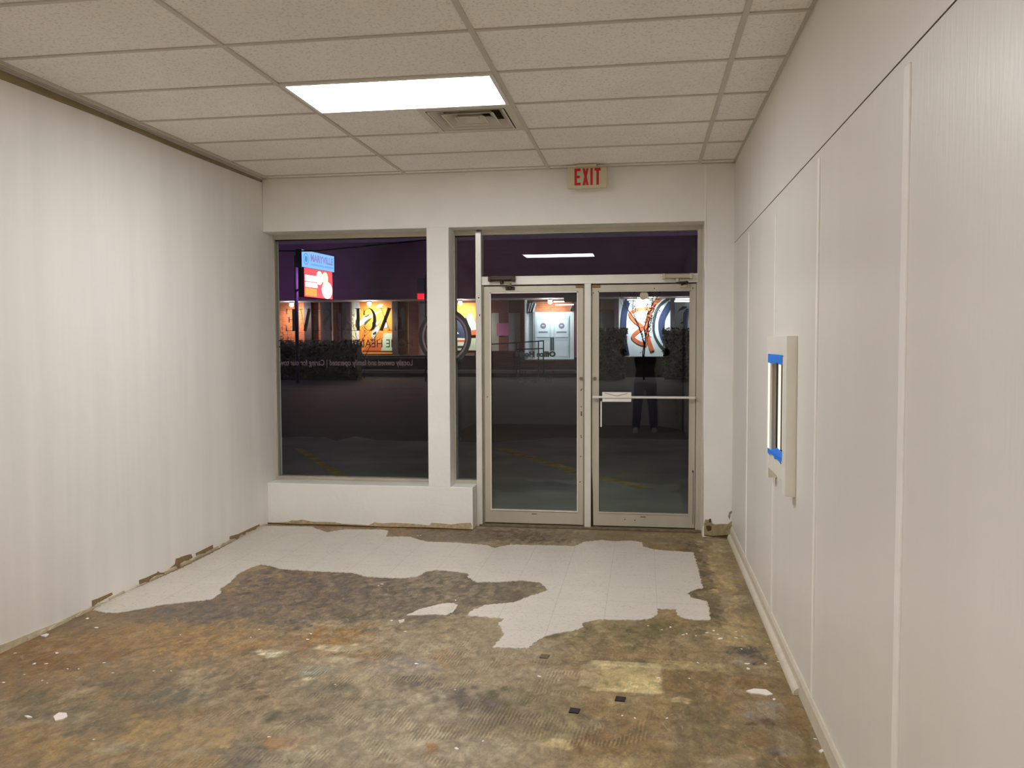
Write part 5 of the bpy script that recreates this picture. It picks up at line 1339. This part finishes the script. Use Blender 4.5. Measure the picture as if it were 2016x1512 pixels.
# ------------------------------------------------------------------ planting outside
M_leaf = mat('dark_green_leaf', (58, 60, 44), .7, var=.3, scale=3)
M_twig = mat('dark_twig', (52, 40, 36), .8)
def leaves(mb, n, fn, s, rr):
    for _ in range(n):
        c = Vector(fn()); a = rr.uniform(0, 6.28); b_ = rr.uniform(-.9, .9)
        u = Vector((math.cos(a), math.sin(a) * .6, b_)).normalized() * s * rr.uniform(.6, 1.3)
        v = Vector((-math.sin(a) * .5, math.cos(a), rr.uniform(-.5, .9))).normalized() * s * .5
        mb.add([c - u, c - v, c + u, c + v], [(0, 1, 2, 3)])
def hedge(rect, y, dep, lab, seed, n):
    X0, X1, Z0, Z1 = rect
    rr = random.Random(seed)
    rt = empty('hedge', ((X0 + X1) / 2, y + dep / 2, ZG), lab, 'hedge')
    MB().box(X0 + .1, X1 - .1, y + .12, y + dep - .1, ZG, Z1 - .12).build('core', M_leaf, rt)
    mb = MB()
    def fn():
        f_ = rr.random()
        if f_ < .6: return (rr.uniform(X0, X1), y + rr.uniform(-.05, .15), rr.uniform(ZG + .1, Z1))
        return (rr.uniform(X0, X1), y + rr.uniform(0, dep), Z1 - .12 + rr.random() ** 2 * .28)
    leaves(mb, n, fn, .09, rr)
    mb.build('foliage', M_leaf, rt)
hedge((-0.5138, 1.4296, -0.0555, 2.0827), 32, 1.2, 'tall clipped hedge outside, left of the tree behind the right door', 1, 2600)
hedge((3.0491, 5.6285, -0.0444, 2.0608), 32, 1.2, 'tall clipped hedge outside, right of the tree behind the right door', 2, 2600)
hedge((-15.6726, -10.6416, -0.0091, 1.5538), 30, .9, 'long low hedge below the lit wall left of the orange mural', 3, 3600)
def tree(x, y, z0, h, spread, lab, name, cat, seed, depth, nl, ls, pts_trunk=None):
    rr = random.Random(seed)
    rt = empty(name, (x, y, z0), lab, cat)
    mb = MB(); tips = []
    def grow(p, d, l, r, k):
        q = p + d * l
        m_ = p + d * l * .5 + Vector((rr.uniform(-1, 1), rr.uniform(-1, 1), rr.uniform(-.3, .3))) * l * .07
        mb.tube([p, m_, q], [r, r * .85, r * .65], 5, cap=False)
        tips.append(q); tips.append(m_)
        if k == 0: return
        for _ in range(3 if k > 1 else 2):
            nd = (d + Vector((rr.uniform(-1, 1), rr.uniform(-1, 1) * .8, rr.uniform(-.15, .7))) * spread).normalized()
            grow(q if _ < 2 else m_, nd, l * rr.uniform(.62, .85), r * .62, k - 1)
    grow(Vector((x, y, z0)), Vector((0.02, 0, 1)), h * .34, h * .010, depth)
    mb.build('branches', M_twig, rt)
    lm = MB()
    def fn():
        t = tips[rr.randrange(len(tips) // 4, len(tips))]
        return (t.x + rr.gauss(0, ls * 1.2), t.y + rr.gauss(0, ls * 1.2), t.z + rr.gauss(0, ls * 1.2))
    leaves(lm, nl, fn, ls, rr)
    lm.build('foliage', M_leaf, rt)
tree(2.208, 31.5, ZG, 4.3, .55, 'slim young tree with thin dark branches in front of the white mural', 'young_tree', 'tree', 4, 4, 420, .06)
tree(-11.19, 32.4, ZG, 2.9, .8, 'bare twiggy shrub in front of the orange striped mural', 'shrub', 'shrub', 5, 4, 300, .05)
tree(-15.447, 32.4, ZG, 2.7, .8, 'dark shrub before the orange brick wall at the left window edge', 'shrub', 'shrub', 9, 4, 340, .05)

# ------------------------------------------------------------------ the photographer, mirrored in the right door
def fused(name, m, parent, shapes, vox=.009, it=6):
    mb = MB()
    shapes(mb)
    o = mb.build(name + '_src', None, None)
    md = o.modifiers.new('r', 'REMESH'); md.mode = 'VOXEL'; md.voxel_size = vox
    ms = o.modifiers.new('s', 'SMOOTH'); ms.factor = .5; ms.iterations = it
    dg = bpy.context.evaluated_depsgraph_get(); dg.update()
    me = bpy.data.meshes.new_from_object(o.evaluated_get(dg))
    bpy.data.objects.remove(o)
    for p in me.polygons: p.use_smooth = True
    return link(name, me, m, parent)
PCX, PCY = 2.235, -7.62
ps = empty('person', (PCX, PCY, 0), 'person in dark jacket and black trousers holding up a phone, mirrored in the right door', 'person')
M_skin = mat('skin', (196, 148, 120), .5, var=.05, scale=8)
M_jack = mat('dark_maroon_jacket', (34, 20, 22), .85, var=.2, scale=20)
M_shirt = mat('grey_shirt', (104, 98, 98), .85, var=.08, scale=20)
M_trou = mat('black_trousers', (14, 13, 14), .85)
M_shoe = mat('white_sports_shoe', (214, 210, 200), .6)
M_hair = mat('dark_hair', (30, 22, 18), .6)
HD = Vector((PCX - .005, PCY + .06, 1.625))
def arm_pts(s):
    return [(PCX + s * .19, PCY, 1.405), (PCX + s * .37, PCY + .19, 1.415), (PCX - .015 + s * .135, PCY + .385, 1.545)]
PH = Vector((2.200, -7.0775, 1.600))
def hand(mb, s):
    w_ = Vector(arm_pts(s)[2])
    ed = Vector((PH.x + s * .078, PH.y - .012, PH.z - .012))
    palm = w_.lerp(ed, .55)
    mb.tube([w_, w_.lerp(palm, .5), palm], [.027, .030, .034], 10)
    mb.ball(palm, (.034, .036, .030))
    base = palm.lerp(ed, .45)
    for k, (dz, ln) in enumerate(((.026, .95), (.009, 1.0), (-.009, .96), (-.026, .82))):   # fingers curl round the phone's end and back
        a = base + Vector((0, .012, dz))
        b_ = Vector((PH.x + s * (.092 - .004 * abs(k - 1)), PH.y - .004, PH.z - .006 + dz * .95))
        c_ = Vector((PH.x + s * .079 * ln, PH.y + .013, PH.z - .004 + dz * .95))
        e_ = Vector((PH.x + s * .060 / ln, PH.y + .0145, PH.z - .002 + dz * .9))
        mb.tube([a, b_, c_, e_], [.0092, .0090, .0084, .0072], 8).ball(e_, .0072, 8, 5)
    t0 = palm + Vector((-s * .012, -.012, .02)); t1 = Vector((PH.x + s * .076, PH.y - .030, PH.z + .004)); t2 = Vector((PH.x + s * .055, PH.y - .015, PH.z + .012))
    mb.tube([t0, t1, t2], [.013, .0105, .0085], 8).ball(t2, .0085, 8, 5)
def body(mb):
    mb.ball((PCX, PCY, 1.02), (.155, .105, .16)).ball((PCX, PCY, 1.25), (.165, .11, .19)).ball((PCX, PCY, .93), (.165, .115, .12))
    mb.tube([(PCX - .15, PCY, 1.40), (PCX + .15, PCY, 1.40)], .062, 12)
    mb.tube([(PCX, PCY + .0, 1.40), (PCX, PCY + .03, 1.46), HD - Vector((0, .005, .06))], [.075, .056, .052], 12)
    mb.ball(HD + Vector((0, 0, .02)), (.076, .094, .098)).ball(HD + Vector((0, .028, -.055)), (.058, .062, .055))
    mb.ball(HD + Vector((0, .092, -.012)), (.013, .018, .022)).ball(HD + Vector((0, .084, .012)), (.009, .012, .022))
    mb.ball(HD + Vector((0, .084, -.052)), (.024, .010, .008))
    for s in (-1, 1):
        mb.ball(HD + Vector((s * .077, -.005, .0)), (.010, .020, .032))
        a = arm_pts(s)
        mb.tube(a[:2], [.055, .043], 12).ball(a[1], .043).tube(a[1:], [.043, .029], 12)
        hand(mb, s)
        mb.tube([(PCX + s * .088, PCY, .90), (PCX + s * .125, PCY + .01, .50), (PCX + s * .155, PCY - .04, .09)], [.088, .058, .040], 12).ball((PCX + s * .125, PCY + .01, .50), .056)
        mb.tube([(PCX + s * .155, PCY - .06, .05), (PCX + s * .175, PCY + .12, .035)], [.042, .030], 10)
fused('body', M_skin, ps, body, .0055, 4)
def jacket(mb):
    mb.ball((PCX, PCY, 1.27), (.195, .135, .17)).tube([(PCX - .15, PCY, 1.395), (PCX + .15, PCY, 1.395)], .080, 12)
    mb.tube([(PCX, PCY - .01, 1.38), (PCX, PCY + .005, 1.455)], [.10, .078], 14)
    for s in (-1, 1):
        a = arm_pts(s)
        e_ = Vector(a[1]).lerp(Vector(a[2]), .92)
        mb.tube(a[:2], [.074, .060], 12).ball(a[1], .060).tube([a[1], e_], [.060, .041], 12)
fused('jacket', M_jack, ps, jacket, .009)
def shirt(mb):
    mb.ball((PCX, PCY, 1.20), (.182, .128, .20)).ball((PCX, PCY, 1.02), (.178, .125, .15))
fused('shirt', M_shirt, ps, shirt, .01)
def trousers(mb):
    mb.ball((PCX, PCY, .92), (.186, .138, .125))
    for s in (-1, 1):
        mb.tube([(PCX + s * .092, PCY, .90), (PCX + s * .128, PCY + .008, .50), (PCX + s * .158, PCY - .035, .065)], [.106, .080, .068], 14)
fused('trousers', M_trou, ps, trousers, .009)
for s in (-1, 1):
    def shoe(mb, s=s):
        mb.tube([(PCX + s * .155, PCY - .085, .045), (PCX + s * .160, PCY, .05), (PCX + s * .172, PCY + .10, .038), (PCX + s * .178, PCY + .17, .030)], [.044, .048, .044, .028], 12)
        mb.box(PCX + s * .165 - .045, PCX + s * .165 + .045, PCY - .11, PCY + .18, .002, .024)
    fused('shoe', M_shoe, ps, shoe, .007, 5)
def hair(mb):
    mb.ball(HD + Vector((0, -.012, .045)), (.084, .097, .085)).ball(HD + Vector((0, -.045, .0)), (.080, .068, .085))
fused('hair', M_hair, ps, hair, .008)
for s in (-1, 1):
    MB().ball(HD + Vector((s * .029, .0745, .014)), (.012, .010, .008)).build('eye', mat('eye', (220, 216, 210), .2), ps, smooth=True)
phn = empty('phone', tuple(PH), 'black phone held level in both hands, mirrored in the right door', 'phone')
MB().box(PH.x - .078, PH.x + .078, PH.y - .004, PH.y + .004, PH.z - .037, PH.z + .037).build('case', M_black, phn, bevel=.0035)
MB().box(PH.x - .073, PH.x + .073, PH.y - .0046, PH.y - .004, PH.z - .033, PH.z + .033).build('display', emit('phone_display', (150, 150, 150), .5), phn)
MB().box(PH.x - .006, PH.x + .040, PH.y + .004, PH.y + .0062, PH.z - .012, PH.z + .030).build('camera_bump', M_black, phn, bevel=.002)
